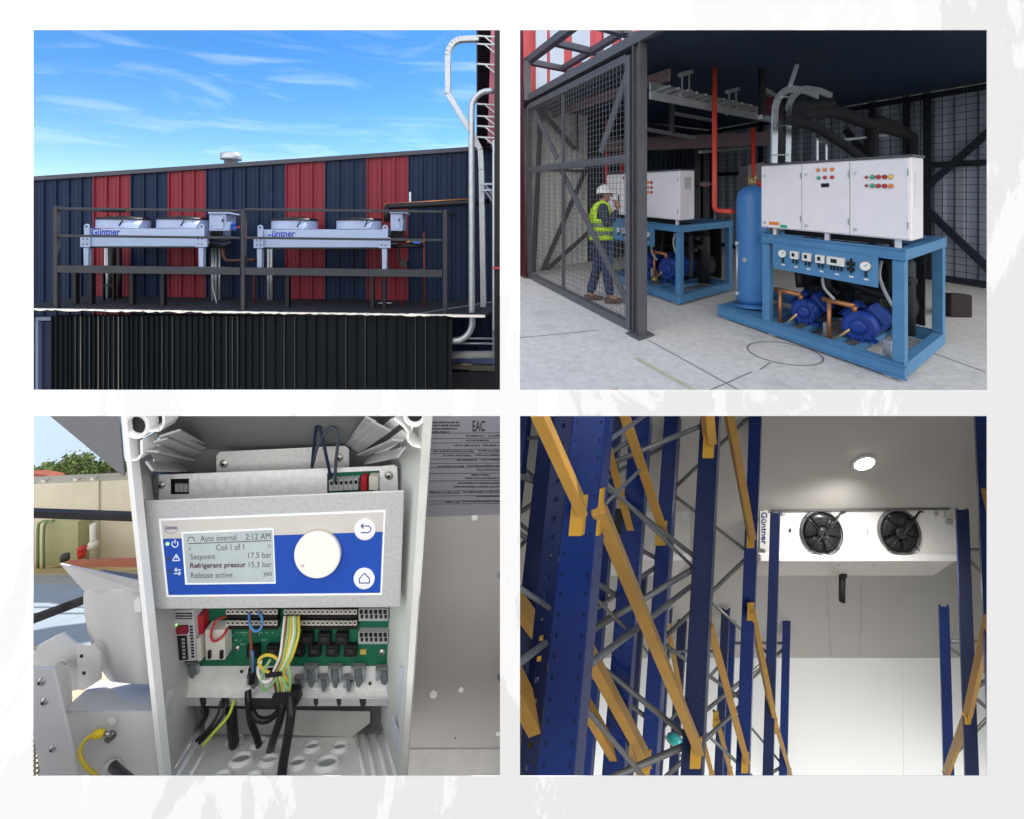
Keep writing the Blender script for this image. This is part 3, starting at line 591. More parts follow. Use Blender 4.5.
lampm = {}
for n_, c_ in dict(amber=(.75, .22, .03), redl=(.45, .02, .03), green=(.03, .38, .22), yellow=(.8, .55, .06)).items(): lampm[n_] = mat('indicator ' + n_, c_, .25, var=.05)
def skid(a0, b0, near, label_u, label_c, cab_a, group):
    S = lambda a, b, h: L2(a0+a, b0+b, h)
    def bx(mb, *k): return b2(mb, a0+k[0], a0+k[1], b0+k[2], b0+k[3], k[4], k[5])
    def fp(u, v, b): p = loc2(onb(u, v, b0+b)); return p.x-a0, p.z
    La = 1.446 if near else 2.0; Ls = 2.13 if near else 2.05; D = 1.44
    t = thing('compressor_skid', S(La/2, D/2, 0), label_u, 'compressor rack', group)
    # base and upper frame of channel sections
    def chan(nm, *k, lip=0.0):
        m = MB(); bx(m, *k)
        return m.build(nm, machine_blue, t, bevel=.006)
    for nm, k in (('base_rail', (0, Ls, 0, .09, .03, .15)), ('base_rail', (0, Ls, D-.09, D, .03, .15)), ('base_rail', (0, .09, .091, D-.091, .03, .149)), ('base_rail', (La-.09, La, .091, D-.091, .03, .149)),
                  ('top_rail', (-.01, La+.01, -.005, .085, 1.04, 1.14)), ('top_rail', (-.01, La+.01, D-.085, D+.005, 1.04, 1.14)), ('top_rail', (-.01, .08, .086, D-.086, 1.04, 1.139)), ('top_rail', (La-.08, La+.01, .086, D-.086, 1.04, 1.139))): chan(nm, *k)
    if near:
        chan('base_rail', Ls-.09, Ls, .091, D-.091, .03, .149)
        m = MB(); bx(m, La+.02, Ls-.1, .095, .75, .12, .146); m.build('vessel_plate', machine_blue, t)
    for a, b in ((0, 0), (La-.1, 0), (0, D-.1), (La-.1, D-.1)):
        m = MB(); bx(m, a+.002, a+.1, b+.002, b+.1, .151, 1.038); m.build('post', machine_blue, t, bevel=.006)
    m = MB()
    for h in (.028, .138, 1.045, 1.132): bx(m, -.02, (Ls if h < .5 else La)+.0, -.025, -.006, h, h+.012)
    m.build('flanges', machine_blue, t)
    for a in (.42, .62, .98, 1.2):
        m = MB(); bx(m, a-.03, a+.03, .092, D-.092, .10, .147); m.build('cross_bar', machine_blue, t)
    for a in (.12, La-.12) + ((Ls-.1,) if near else ()):
        m = MB(); m.lathe(S(a, .05, 0.002), EZ, [(0, .07), (.012, .07), (.016, .04), (.028, .04)], 14); m.build('foot', galv, t)
    # gauge panel
    pa0, pa1 = (1.28, .20) if near else (1.85, .55)
    m = MB(); bx(m, pa1, pa0, -.035, -.03, .775, 1.045); pan = m.build('gauge_panel', machine_blue, t)
    wd = mat('gauge white', (.72, .72, .70), .35, var=.02); n_g = ([('g', 1.19), ('s', 1.03), ('s', .86), ('s', .69), ('d', .51), ('v', .38+.01)] if near else [('g', .70), ('s', .9), ('s', 1.05), ('s', 1.2), ('s', 1.35), ('g', 1.55)])
    n_g = n_g + ([('G', .36-.17+.09)] if False else [])
    if near: n_g = [('g', 1.15), ('s', 1.00), ('s', .86), ('s', .72), ('d', .565), ('v', .43), ('g', .30)]
    for ty, a in n_g:
        hc = .955
        if ty == 'g':
            m = MB(); m.lathe(S(a, -.036, hc), -E2, [(0, .045), (.03, .045), (.032, .04)], 24); gg = m.build('gauge', galv, pan)
            m = MB(); m.lathe(S(a, -.0685, hc), -E2, [(0, .038), (.002, .038)], 24); m.mi = 1; m.bar(S(a, -.072, hc), S(a-.02, -.072, hc+.02), .004); m.build('dial', [wd, black_pl], pan)
            m = MB(); m.tube([S(a, -.05, hc-.045), S(a, -.05, hc-.10)], .009, 8); m.build('pipe_stub', dark_in, pan)
        elif ty in 'sd':
            w = .047 if ty == 's' else .085
            m = MB(); bx(m, a-w, a+w, -.09, -.036, hc-.035, hc+.045); m.build('pressure_switch', wd, pan, bevel=.005)
            m = MB(); bx(m, a-w*.2, a+w*.5, -.0925, -.0905, hc-.01, hc+.028); m.build('switch_window', black_pl, pan)
            for da in ((-.02, .02) if ty == 's' else (-.05, -.015, .02, .05)):
                m = MB(); m.tube([S(a+da, -.06, hc-.035), S(a+da, -.06, hc-.085)], .008, 8); m.build('pipe_stub', dark_in, pan)
        else:
            m = MB(); m.tube([S(a, -.05, hc+.05), S(a, -.05, hc-.09)], .008, 8); m.lathe(S(a, -.05, hc), E1, [(-.03, .02), (.03, .02)], 10); m.lathe(S(a, -.06, hc-.05), E1, [(-.025, .018), (.025, .018)], 10); m.build('valve', dark_in, pan)
        m = MB(); bx(m, a-.02, a+.02, -.0385, -.0355, hc-.13, hc-.115); m.build('name_strip', wd, pan)
    # two compressors
    for a, h, sc in ((1.06, .285, .86), (.48, .285, .93)) if near else ((1.2, .40, 1.1), (.55, .40, 1.1)):
        b = .28; r = .165*sc
        m = MB(); c = S(a, b, h)
        m.lathe(c, E2, [(0, r*.78), (.015, r*.93), (.05, r), (.10, r), (.12, r*.9), (.42, r*.92), (.60, r*.92), (.66, r*.8), (.68, r*.4)], 30); cb = m.build('compressor', comp_blue, t)
        f = MB()
        f.lathe(c - E2*.008, -E2, [(0, r*.5), (.012, r*.46), (.016, r*.2)], 20); f.build('cover_boss', comp_blue, cb)
        for k in range(10):
            a2 = 2*math.pi*k/10; p = c + E1*math.cos(a2)*r*.85 + EZ*math.sin(a2)*r*.85; f = MB(); f.lathe(p, -E2, [(-.02, .014), (.02, .014)], 6); f.build('bolt', comp_blue, cb)
        for sgn in (-1, 1):                                   # V heads
            d = (E1*sgn*.75 + EZ*.66).normalized(); q = c + E2*.22
            f = MB(); f.bar(q + d*r*.8, q + d*r*1.22, .20, .15, up=E2); f.build('cylinder_head', comp_blue, cb, bevel=.015)
            f = MB(); f.bar(q + d*r*1.225, q + d*r*1.30, .22, .17, up=E2); f.build('head_cover', comp_blue, cb, bevel=.012)
        f = MB(); bx(f, a-.10, a+.10, b+.36, b+.58, h+r*.9, h+r*.9+.12); f.build('terminal_box', dark_in, cb, bevel=.01)
        for da in (-.11, .11):
            f = MB(); bx(f, a+da-.04, a+da+.04, b+.06, b+.14, .15, h-r*.72); f.build('foot', comp_blue, cb)
        f = MB(); p0 = S(a+.04, b+.02, h+r*1.25); p1 = S(a+.34, b-.05, h+r*1.25+.02); f.tube([S(a+.04, b+.02, h+r*.9), p0], .022, 10); f.tube([p0+E1*.0+EZ*.0, p1], .026, 10); f.build('copper_pipe', copper, cb)
        f = MB(); f.tube([p1-E1*.07, p1-E1*.07-EZ*.42], .021, 10); f.build('copper_pipe', copper, cb)
        f = MB(); f.lathe(p1-E1*.07-EZ*.45, E1, [(-.05, .03), (-.02, .04), (.02, .04), (.05, .03)], 10); f.tube([p1-E1*.07-EZ*.45, S(a+.05, b-.02, h-.02)], .014, 8); f.build('valve', brass, cb)
        f = MB(); bx(f, a-.30, a-.22, b+.0, b+.09, h-.19, h-.05); f.lathe(S(a-.26, b+.03, h-.2), EZ, [(-.04, .03), (0, .03)], 10); f.build('oil_regulator', galv, cb, bevel=.008)
    # dark filling: receiver, insulated pipes, hoses
    m = MB(); m.lathe(S(.2, 1.05, .40), E1, [(0, .1), (.06, .19), (La-.5, .19), (La-.44, .1)], 20); m.build('liquid_vessel', dark_in, t)
    for p in ([S(.1, .7, .75), S(.8, .75, .78), S(1.3, .7, .7)], [S(.25, .55, .95), S(.3, .6, .6), S(.7, .6, .66)], [S(1.25, .5, 1.0), S(1.2, .5, .5)], [S(.6, .9, 1.03), S(.65, .9, .5)]):
        m = MB(); m.tube(smooth_path(p, 6), .045, 10); m.build('insulated_pipe', dark_in, t)
    for a, b, r, h0, h1 in ((.25, .95, .09, .15, .95), (.62, .80, .08, .15, .90), (.88, 1.0, .10, .15, 1.0), (1.22, .85, .08, .15, .95), (La-.2, 1.1, .09, .15, .98), (.42, 1.2, .07, .5, 1.03)):
        m = MB(); m.lathe(S(a, b, h0), EZ, [(0, r), (h1-h0-.06, r), (h1-h0-.02, r*.7), (h1-h0, r*.3)], 16); m.build('separator', dark_in, t)
    for p in ([S(.12, .62, .9), S(.5, .62, .92), S(1.0, .62, .86), S(La-.15, .62, .9)], [S(.15, .6, .72), S(.6, .58, .70), S(1.1, .62, .74)], [S(.85, .5, .95), S(.86, .48, .62), S(.8, .6, .5)], [S(.2, .5, .3), S(.22, .55, .6), S(.3, .6, .85)]):
        m = MB(); m.tube(smooth_path(p, 6), .032, 8); m.build('insulated_pipe', dark_in, t)
    m = MB(); bx(m, .15, La-.15, D-.16, D-.12, .2, 1.0); m.build('dark_filler_plate', dark_in, t)  # dark plate added to fill the dark interior behind the compressors
    hose = mat('grey hose', (.33, .34, .36), .5)
    for p in ([S(.22, .12, 1.0), S(.23, .10, .85), S(.16, .12, .66), S(.08, .14, .55)], [S(.78, .12, .8), S(.75, .10, .65), S(.66, .14, .54)]):
        m = MB(); m.tube(smooth_path(p, 8), .014, 8); m.build('hose', hose, t)
    # control cabinet standing on the frame
    c = thing('control_cabinet', S((cab_a[0]+cab_a[1])/2, .1, 1.16), label_c, 'control cabinet', 'white control cabinets on the compressor racks')
    ca0, ca1 = cab_a; ch0, ch1 = 1.215, 1.925; cd = .36
    m = MB(); bx(m, ca0, ca1, .0, cd, ch0, ch1); m.build('housing', cab_white, c, bevel=.008)
    m = MB(); bx(m, ca0-.01, ca1+.01, -.015, cd+.01, ch1+.001, ch1+.02); m.build('top_cover', mat('cabinet lid grey', (.10, .10, .11), .5), c)
    if near:
        cuts = [ca0+.012, loc2(onb(850.5, 200, b0)).x-a0, loc2(onb(802.5, 200, b0)).x-a0, ca1-.012]
    else: cuts = [ca0+.012, ca1-.7, ca1-.012]
    dirs = []
    for x0, x1 in zip(cuts, cuts[1:]):
        m = MB(); bx(m, x0+.003, x1-.003, -.022, -.001, ch0+.012, ch1-.012); d = m.build('door', cab_white, c, bevel=.005); dirs.append((x0, x1, d))
        for h in (ch0+.06, ch1-.12):
            m = MB(); m.lathe(S(x1-.05, -.0225, h), -E2, [(0, .016), (.006, .016)], 14); m.build('lock', galv, d)
        m = MB(); bx(m, x0+.004, x0+.016, -.03, -.0225, ch1-.16, ch1-.10); bx(m, x0+.004, x0+.016, -.03, -.0225, ch0+.1, ch0+.16); m.build('hinge', galv, d)
    def lamp(u, v, col, d, big=.016):
        p = onb(u, v, b0-.023)
        m = MB(); m.lathe(p, -E2, [(0, big*1.3), (.006, big*1.3)], 14); m.build('bezel', galv, d)
        m = MB(); m.lathe(p - E2*.007, -E2, [(0, big), (.01, big), (.016, big*.6)], 14); m.build('indicator', lampm[col], d)
    if near:
        d3, d2 = dirs[0][2], dirs[1][2]
        for k, (u, v) in enumerate([(818.3, 170), (825.1, 169.7), (832.3, 169.4)]): lamp(u, v, 'amber', d2)
        for (u, v, cc) in ((818.8, 178, 'green'), (825.1, 177.5, 'redl'), (832.3, 177.2, 'redl')): lamp(u, v, cc, d2)
        m = MB(); p = [onb(821, 183.5, b0-.026), onb(829, 183.1, b0-.026), onb(829, 187, b0-.026), onb(821, 187.4, b0-.026)]; m.hexa(p, [x+E2*.003 for x in p]); m.build('display', black_pl, d2)
        for i, (u, cc) in enumerate(((866.7, 'redl'), (872.6, 'green'), (878.5, 'redl'), (884.8, 'redl'), (891, 'yellow'))):
            lamp(u, 177.2-.12*i, cc, d3, .012 if i == 0 else .018); lamp(u, 185.6+.1*i, cc if i < 4 else 'amber', d3, .012 if i == 0 else .018)
        d1_ = dirs[2][2]
        for u0, u1, v0, v1, mt in ((769, 779, 221.5, 224.5, lampm['amber']), (780, 787, 224.5, 227.2, lampm['green'])):
            m = MB(); p = [onb(u0, v0, b0-.0245), onb(u1, v0+.8, b0-.0245), onb(u1, v1+.8, b0-.0245), onb(u0, v1, b0-.0245)]; m.hexa(p, [x+E2*.001 for x in p]); m.build('sticker', mt, d1_)
        m = MB(); q = [S(ca0-.001, .08, ch1-.12), S(ca0-.001, .26, ch1-.12), S(ca0-.001, .26, ch1-.42), S(ca0-.001, .08, ch1-.42)]; m.hexa(q, [x-E1*.012 for x in q]); m.build('side_vent', white_plain, c)
    else:
        d = dirs[0][2]
        for i, v in enumerate((182.5, 187.5, 192.3)):
            lamp(648.5, v, 'amber', d, .02); lamp(651.8, v, 'redl', d, .02)
        d = dirs[1][2]
        for u, v, cc in ((624, 178, 'redl'), (628, 178, 'redl'), (627, 183, 'green'), (628, 188, 'green')): lamp(u, v, cc, d, .02)
        m = MB(); q = [S(ca0-.001, .10, ch1-.10), S(ca0-.001, .26, ch1-.10), S(ca0-.001, .26, ch1-.26), S(ca0-.001, .10, ch1-.26)]; m.hexa(q, [x-E1*.012 for x in q]); m.build('side_vent', mat('vent grey', (.5, .5, .5), .5), c)
    for a in (ca0+.12, (ca0+ca1)/2, ca1-.15):
        m = MB(); bx(m, a-.022, a+.022, .05, .09, 1.141, ch0); m.build('foot', white_plain, c)
    m = MB(); bx(m, ca0+.2, ca1-.2, .2, .3, 1.141, 1.19); m.build('cable_tray', dark_in, c)
    return t
skid(0, 0, True, 'blue compressor skid nearest the viewer with two compressors and gauge panel', 'large white three-door cabinet on the near skid with coloured lamps', (-.05, 1.455), 'compressor racks')
skid(2.767, -.104, False, 'blue compressor skid further back partly behind the mesh fence', 'white cabinet on the rear skid behind the grey column', (.0, 2.0), 'compressor racks')

# pressure vessel on the near skid
t = thing('pressure_vessel', L2(1.80, .36, .15), 'upright blue cylindrical vessel beside the white cabinet', 'vessel')
o = L2(1.80, .36, .15); r = .185
m = MB(); m.lathe(o, EZ, [(.05, r*.8), (.09, r*.97), (.12, r), (1.36, r), (1.44, r*.94), (1.50, r*.75), (1.54, r*.4), (1.55, .03)], 36); m.build('shell', tank_blue, t)
m = MB(); m.lathe(o, EZ, [(0, r*1.15), (.02, r*1.15), (.03, r*.7), (.06, r*.7)], 24); m.build('base_ring', tank_blue, t)
m = MB(); p = o - E2*.19 + E1*.12
m.tube([p+EZ*.18, p+EZ*.80], .016, 8); m.lathe(p+EZ*.14, EZ, [(0, .03), (.06, .03)], 10); m.lathe(p+EZ*.78, EZ, [(0, .03), (.06, .03)], 10); m.build('sight_glass', galv, t)
m = MB(); q = o + EZ*1.55; m.tube([q, q+EZ*.10], .018, 8)
for s_ in (-1, 1):
    m.tube([q+EZ*.07, q+EZ*.07+E1*s_*.05, q+EZ*.13+E1*s_*.05], .015, 8)
    m.tube([q+EZ*.03, q+EZ*.03+E1*s_*.045, q+EZ*.06+E1*s_*.045], .013, 8)
m.build('relief_valve', brass, t)
m = MB(); m.lathe(o+EZ*.62-E2*.185, -E2, [(0, .03), (.01, .03)], 12); m.build('name_plate', galv, t)
# red pipes, trays and ducts under the ceiling
def rp(name, pts, r, label, mt=red_pipe, cat='pipe', seg=10):
    m = MB(); m.tube(pts, r, seg); return m.build(name, mt, label=label, cat=cat)
b_ = .28; el = [onb(714.5, 35, b_), onb(714.5, 200, b_)] + [onb(714.5+5*(1-math.cos(R(k))), 205+6*math.sin(R(k)), b_) for k in (0, 30, 60, 90)] + [onb(733, 211.5, b_)]
redp2 = mat('orange red pipe', (.62, .075, .045), .4, var=.06)
rp('red_pipe', el, .034, 'bright red pipe dropping from the ceiling and bending to the blue vessel', redp2)
rp('red_pipe', [onb(753, 128, 1.1), onb(753.5, 172, 1.1), onb(755, 180, 1.1), onb(761, 186, 1.1)], .025, 'thin dark red pipe between the vessel and the white cabinet', red_pipe)
tr = mat('tray zinc', (.40, .41, .42), .4, metal=.4, var=.15)
t = thing('cable_tray', ona(700, 95, 2.75), 'galvanised cable tray hung under the ceiling left of the red pipe', 'cable tray')
for dv in (0, 9):
    m = MB(); m.bar(ona(650, 86+dv, 2.75-dv*.03), ona(770, 112+dv*.8, 2.75-dv*.03), .03, .10); m.build('rail', tr, t)
for u in range(655, 768, 9):
    m = MB(); f = (u-650)/120; m.bar(ona(u, 90+26*f, 2.75), ona(u, 90+26*f, 2.75)-E1*.3+EZ*.0, .03); m.build('rung', tr, t)
for u, v in ((683, 72), (730, 89)):
    m = MB(); m.bar(ona(u-3, v+3, 2.6), ona(u+8, v, 2.6), .06); m.bar(ona(u-3, v+24, 2.6), ona(u+8, v+20, 2.6), .06); m.bar(ona(u+6, v, 2.6), ona(u+6, v+24, 2.6), .02); m.bar(ona(u-1, v+2, 2.6), ona(u-1, v+24, 2.6), .02); m.build('hanger', tr, t)
t = thing('cable_tray', ona(700, 140, 4.2), 'lower thin zinc rail frame below the hung tray', 'cable tray')
for p, q in (((640, 128), (672, 134)), ((672, 134), (752, 148)), ((672, 113), (715, 121)), ((700, 152), (752, 148))):
    m = MB(); m.bar(ona(*p, 4.2), ona(*q, 4.2), .06); m.build('rail', tr, t)
m = MB(); m.bar(ona(671.5, 94, 4.2), ona(671.5, 134, 4.2), .08); m.build('hanger', mat('dull steel', (.10, .10, .11), .5), t)
m = MB(); m.bar(onb(548, 116, -.5), onb(669, 75, -.5), .05, .16); m.build('purlin', pinkish, label='dull pink steel purlin running under the ceiling past the column', cat='beam')
m = MB(); m.bar(L2(5.5, .4, 2.55), L2(3.0, 3.6, 2.62), .1, .26); m.build('beam', mat('dull plum steel', (.13, .09, .10), .5), label='dull plum beam crossing the room behind the red pipe', cat='beam')
for k, u_ in enumerate((696, 705)):
    m = MB(); m.bar(ona(u_, 138, 5.6), ona(u_, 230, 5.6), .16); m.build('column', mat('dark frame', (.05, .05, .06), .5), label=('dark column deep in the room beside the rear cabinet', 'dark column deep in the room just left of the red pipe')[k], cat='column')
t = thing('cable_ladder', L2(1.2, .3, 1.94), 'curved galvanised cable ladder rising from the white cabinet', 'cable ladder')
A = 1.12
for du in (0, 13.5):
    base = [(774.0+du, 163 if du == 0 else 162), (774.6+du, 128), (775+du, 112)] + [(792.5+du - 17.5*math.cos(R(k)), 111-22*math.sin(R(k))) for k in range(15, 91, 15)] + [(806+du, 91), (818+du, 96)]
    m = MB(); P = [ona(u, v, A) for u, v in base]
    for p, q in zip(P, P[1:]): m.bar(p, q, .075, .02, up=E1)
    m.build('rail', galv, t)
for u, v in ((775, 155), (775, 126), (782, 97), (801, 90)):
    m = MB(); m.bar(ona(u, v, A-.02), ona(u+13.5, v-.4, A-.02), .014); m.build('rung', galv, t)
m = MB(); m.tube([ona(782, 162, A+.06), ona(782, 115, A+.06), ona(788, 104, A+.06), ona(800, 97, A+.06)], .062, 8); m.build('cables', dark_in, t)
t = thing('insulated_pipes', L2(1.0, 1.6, 2.2), 'black insulated pipes running above the white cabinet', 'pipes')
for P, r in (([(800, 114), (832, 111), (865, 122), (908, 135), (912, 142), (912, 160)], .075), ([(872, 165), (872, 128), (878, 121), (905, 132)], .075), ([(790, 120), (815, 127), (840, 142), (862, 158)], .05), ([(800, 108), (830, 104)], .07)):
    m = MB(); m.tube(smooth_path([ona(u, v, .9) for u, v in P], 5), r, 10); m.build('pipe', mat('black insulation', (.007, .008, .010), .8), t)
m = MB(); m.bar(ona(842, 140, .95), ona(907, 133, .95), .03); m.build('support_rail', galv, t)
m = MB(); m.bar(ona(790, 86, .95), ona(797, 65, .95), .03); m.build('hanger', galv, t)
m = MB()
for u in (817, 826): m.bar(ona(u, 138, 1.0), ona(u, 162, 1.0), .02)
m.bar(ona(817, 142, 1.0), ona(826, 142, 1.0), .02); m.build('bracket', galv, t)
t = thing('hanging_bracket', ona(770, 90, 2.2), 'zinc bracket with dark red coil left of the cable ladder', 'bracket')
m = MB(); m.bar(ona(764, 90, 2.0), ona(775, 97, 2.0), .06); m.build('upper_arm', galv, t)
m = MB(); m.bar(ona(760, 117, 2.0), ona(774, 121, 2.0), .06); m.build('lower_arm', galv, t)
m = MB(); m.bar(ona(762, 45, 2.0), ona(762, 117, 2.0), .07); m.build('hanger', dark_in, t)
m = MB(); m.lathe(ona(771, 106, 2.0), E2, [(0, .12), (.08, .12)], 16); m.build('coil', mat('dark red hose', (.12, .015, .03), .5), t)
m = MB(); m.ppoly([(748, 165), (764, 162), (764, 215), (748, 215)], ona(755, 180, 2.6).y, ona(755, 180, 2.6).y+.3); m.build('wall_box', mat('dull grey brown box', (.16, .14, .15), .6), label='dull grey-brown box behind the blue vessel', cat='box')
m = MB(); p = fl(960, 318); m.ppoly([(951, 294), (973, 295), (973, 318), (951, 317)], p.y, p.y+.18); m.build('floor_box', mat('dull brown box', (.03, .022, .022), .8), label='dark brown box on the floor by the right mesh fence', cat='box', bevel=.02)
m = MB(); p = ona(705, 184, 5.2); m.ball(p, .09, (1.7, .5, .8)); m.build('wrapped_bundle', mat('pale pink cloth', (.30, .20, .20), .8), label='small pale pink wrapped bundle on the dark column', cat='bundle')

# ---------------------------------------------------------------- the worker
def skin(name, joints, edges, mt, parent, lv=2, root=0):
    me = bpy.data.meshes.new(name); base = world_loc(parent)
    me.from_pydata([Vector(j[0]) - base for j in joints], edges, []); ob = bpy.data.objects.new(name, me); scene.collection.objects.link(ob); ob.parent = parent
    s = ob.modifiers.new('Skin', 'SKIN'); s.use_smooth_shade = True
    for i, j in enumerate(joints):
        r = j[1]; me.skin_vertices[0].data[i].radius = (r, r) if not isinstance(r, tuple) else r
        me.skin_vertices[0].data[i].use_root = (i == root)
    su = ob.modifiers.new('Sub', 'SUBSURF'); su.levels = lv; su.render_levels = lv
    for m_ in (mt if isinstance(mt, list) else [mt]): me.materials.append(m_)
    return ob
def worker():
    base = fl(601, 302); Fw = Vector((.99, -.10, 0)).normalized(); Lf = Vector((-Fw.y, Fw.x, 0))   # facing right, towards the rear skid
    P = lambda f, l, h: base + Fw*f + Lf*l + EZ*(h*.985+.0)
    t = thing('person', base, 'worker in white hard hat and lime safety vest holding both hands to the face', 'person')
    skinm = mat('skin', (.36, .19, .13), .55, var=.08, scale=20); navyk = mat('navy knit', (.030, .042, .075), .85, var=.25, scale=30); jean = mat('blue jeans', (.022, .036, .085), .85, var=.3, scale=14)
    lime = mat('lime vest', (.50, .80, .03), .7, var=.1, scale=8); band = mat('reflective grey band', (.20, .25, .20), .4); shoe = mat('brown shoe', (.10, .055, .04), .6)
    J = [(P(0, 0, .95), .12), (P(-.01, 0, 1.18), .12), (P(0, 0, 1.36), .125), (P(.03, 0, 1.48), .055), (P(.055, 0, 1.58), (.085, .095)), (P(.06, 0, 1.67), (.075, .085)),
         (P(.0, -.17, 1.40), .055), (P(.06, -.27, 1.15), .042), (P(.24, -.12, 1.40), .032), (P(.0, .17, 1.40), .055), (P(.15, .24, 1.18), .042), (P(.27, .10, 1.42), .032),
         (P(0, -.09, .90), .085), (P(.07, -.10, .50), .058), (P(.12, -.11, .10), .042), (P(0, .09, .90), .085), (P(-.05, .10, .50), .058), (P(-.16, .11, .10), .042), (P(.22, -.12, .05), .035), (P(-.06, .12, .05), .035)]
    E = [(0, 1), (1, 2), (2, 3), (3, 4), (4, 5), (2, 6), (6, 7), (7, 8), (2, 9), (9, 10), (10, 11), (0, 12), (12, 13), (13, 14), (0, 15), (15, 16), (16, 17), (14, 18), (17, 19)]
    skin('body', J, E, skinm, t)
    tr_ = [(P(0, 0, .98), .15), (P(0, -.09, .88), .105), (P(.07, -.10, .50), .078), (P(.125, -.11, .10), .072), (P(0, .09, .88), .105), (P(-.05, .10, .50), .078), (P(-.155, .11, .10), .072)]
    skin('trousers', tr_, [(0, 1), (1, 2), (2, 3), (0, 4), (4, 5), (5, 6)], jean, t)
    sw = [(P(0, 0, 1.02), .145), (P(-.01, 0, 1.20), .145), (P(0, 0, 1.37), .145), (P(.03, 0, 1.47), .068), (P(0, -.18, 1.40), .082), (P(.06, -.28, 1.14), .066), (P(.225, -.135, 1.37), .048), (P(0, .18, 1.40), .082), (P(.15, .25, 1.17), .066), (P(.255, .115, 1.39), .048)]
    skin('sweater', sw, [(0, 1), (1, 2), (2, 3), (2, 4), (4, 5), (5, 6), (2, 7), (7, 8), (8, 9)], navyk, t)
    def ring(h, rx, ry, cx=0, n=28): return [P(cx + rx*math.cos(2*math.pi*k/n), ry*math.sin(2*math.pi*k/n), h) for k in range(n)]
    vm = MB(); prof = [(.93, .175, .215, 0), (1.0, .178, .218, 0), (1.06, .178, .218, 0), (1.12, .176, .217, 0), (1.18, .175, .216, 0), (1.24, .174, .216, 0), (1.32, .172, .215, .0), (1.40, .150, .195, .0), (1.465, .10, .14, .015)]
    rings = [ring(h, a, b, c) for h, a, b, c in prof]
    for i, (a, b) in enumerate(zip(rings, rings[1:])):
        vm.mi = 1 if i in (1, 3) else 0
        for k in range(28):
            j = (k+1) % 28
            if i >= 5 and min(abs(k-7), abs(k-21)) <= 2: continue            # arm holes
            f = vm.face([a[k], a[j], b[j], b[k]]); f.smooth = True
    vest = vm.build('vest', [lime, band], t); so = vest.modifiers.new('Solid', 'SOLIDIFY'); so.thickness = .012
    # shoulder straps over the sleeve tops
    for s_ in (-1, 1):
        m = MB(); m.tube([P(-.13, .15*s_, 1.30), P(-.07, .15*s_, 1.45), P(0, .14*s_, 1.485), P(.07, .13*s_, 1.45), P(.13, .13*s_, 1.30)], [.035, .04, .04, .04, .035], 10); m.build('vest_strap', lime, t)
    # head details, helmet, hair, shoes, hands
    m = MB(); m.ball(P(.155, 0, 1.60), .018, (1, .9, 1.3)); m.build('nose', skinm, t)
    for s_ in (-1, 1):
        m = MB(); m.ball(P(.05, .085*s_, 1.60), .026, (.7, .5, 1.1)); m.build('ear', skinm, t)
        m = MB(); m.ball(P(.135, .035*s_, 1.625), .011); m.build('eye', mat('eye dark', (.03, .025, .02), .3), t)
    m = MB(); m.ball(P(.142, 0, 1.545), .02, (.5, 1.3, .35)); m.build('mouth', mat('lips', (.28, .10, .09), .5), t)
    m = MB(); m.ball(P(.02, 0, 1.61), .094, (.9, .95, .85)); m.build('hair', mat('dark hair', (.03, .022, .018), .8), t)
    m = MB(); m.lathe(P(.055, 0, 1.635), (EZ - Fw*.1), [(0, .128), (.03, .126), (.07, .112), (.105, .08), (.125, .04), (.13, .005)], 28); hb = m.build('hard_hat', mat('white helmet', (.82, .82, .82), .3), t)
    m = MB(); c = P(.075, 0, 1.635); q = [c + Fw*(.17*math.cos(R(k)))*(1 if abs(k) < 70 else .8) + Lf*.14*math.sin(R(k)) - EZ*.006 for k in range(-180, 180, 15)]; m.hexa(q, [p+EZ*.012 for p in q]); m.build('brim', mat('white helmet', (.82, .82, .82), .3), hb)
    for f0, l0 in ((.12, -.11), (-.16, .11)):
        m = MB(); prof = [(-.08, .035), (-.04, .05), (.05, .05), (.13, .046), (.19, .034), (.205, .015)]
        rr = []
        for d, r in prof: rr.append([P(f0+d, l0, .0) + Lf*r*math.cos(2*math.pi*k/12) + EZ*max(.006, .045+ (r*1.1 if d < .06 else r*.75)*math.sin(2*math.pi*k/12)) for k in range(12)])
        for a, b in zip(rr, rr[1:]):
            for k in range(12): f = m.face([a[k], a[(k+1) % 12], b[(k+1) % 12], b[k]]); f.smooth = True
        m.face(rr[0][::-1]); m.face(rr[-1]); bmesh.ops.remove_doubles(m.bm, verts=m.bm.verts, dist=1e-4); m.build('shoe', shoe, t)
    for s_, wf, wl, wh in ((-1, .25, -.12, 1.40), (1, .27, .10, 1.42)):
        w = P(wf, wl, wh); up = (P(.19, wl*.45, 1.53) - w).normalized(); side = up.cross(Fw).normalized(); nrm = side.cross(up)
        m = MB(); m.ball(w + up*.05, .042, (1, .75, 1.1))
        for k, ln in enumerate((.07, .08, .075, .058)):
            o_ = w + up*.075 + side*(k-1.5)*.019; m.tube([o_, o_ + up*ln*.5 + nrm*.004, o_ + up*ln*.85 - Fw*ln*.25], [.0095, .009, .007], 8)
        o_ = w + up*.04 + side*.038; m.tube([o_, o_ + side*.02 + up*.03, o_ + side*.015 + up*.055], [.011, .01, .008], 8); m.build('hand', skinm, t)
    m = MB(); m.bar(P(.255, -.05, 1.53), P(.255, .04, 1.53), .012, .14); m.build('phone', black_pl, label='dark phone held in front of the worker face', cat='phone')
worker()
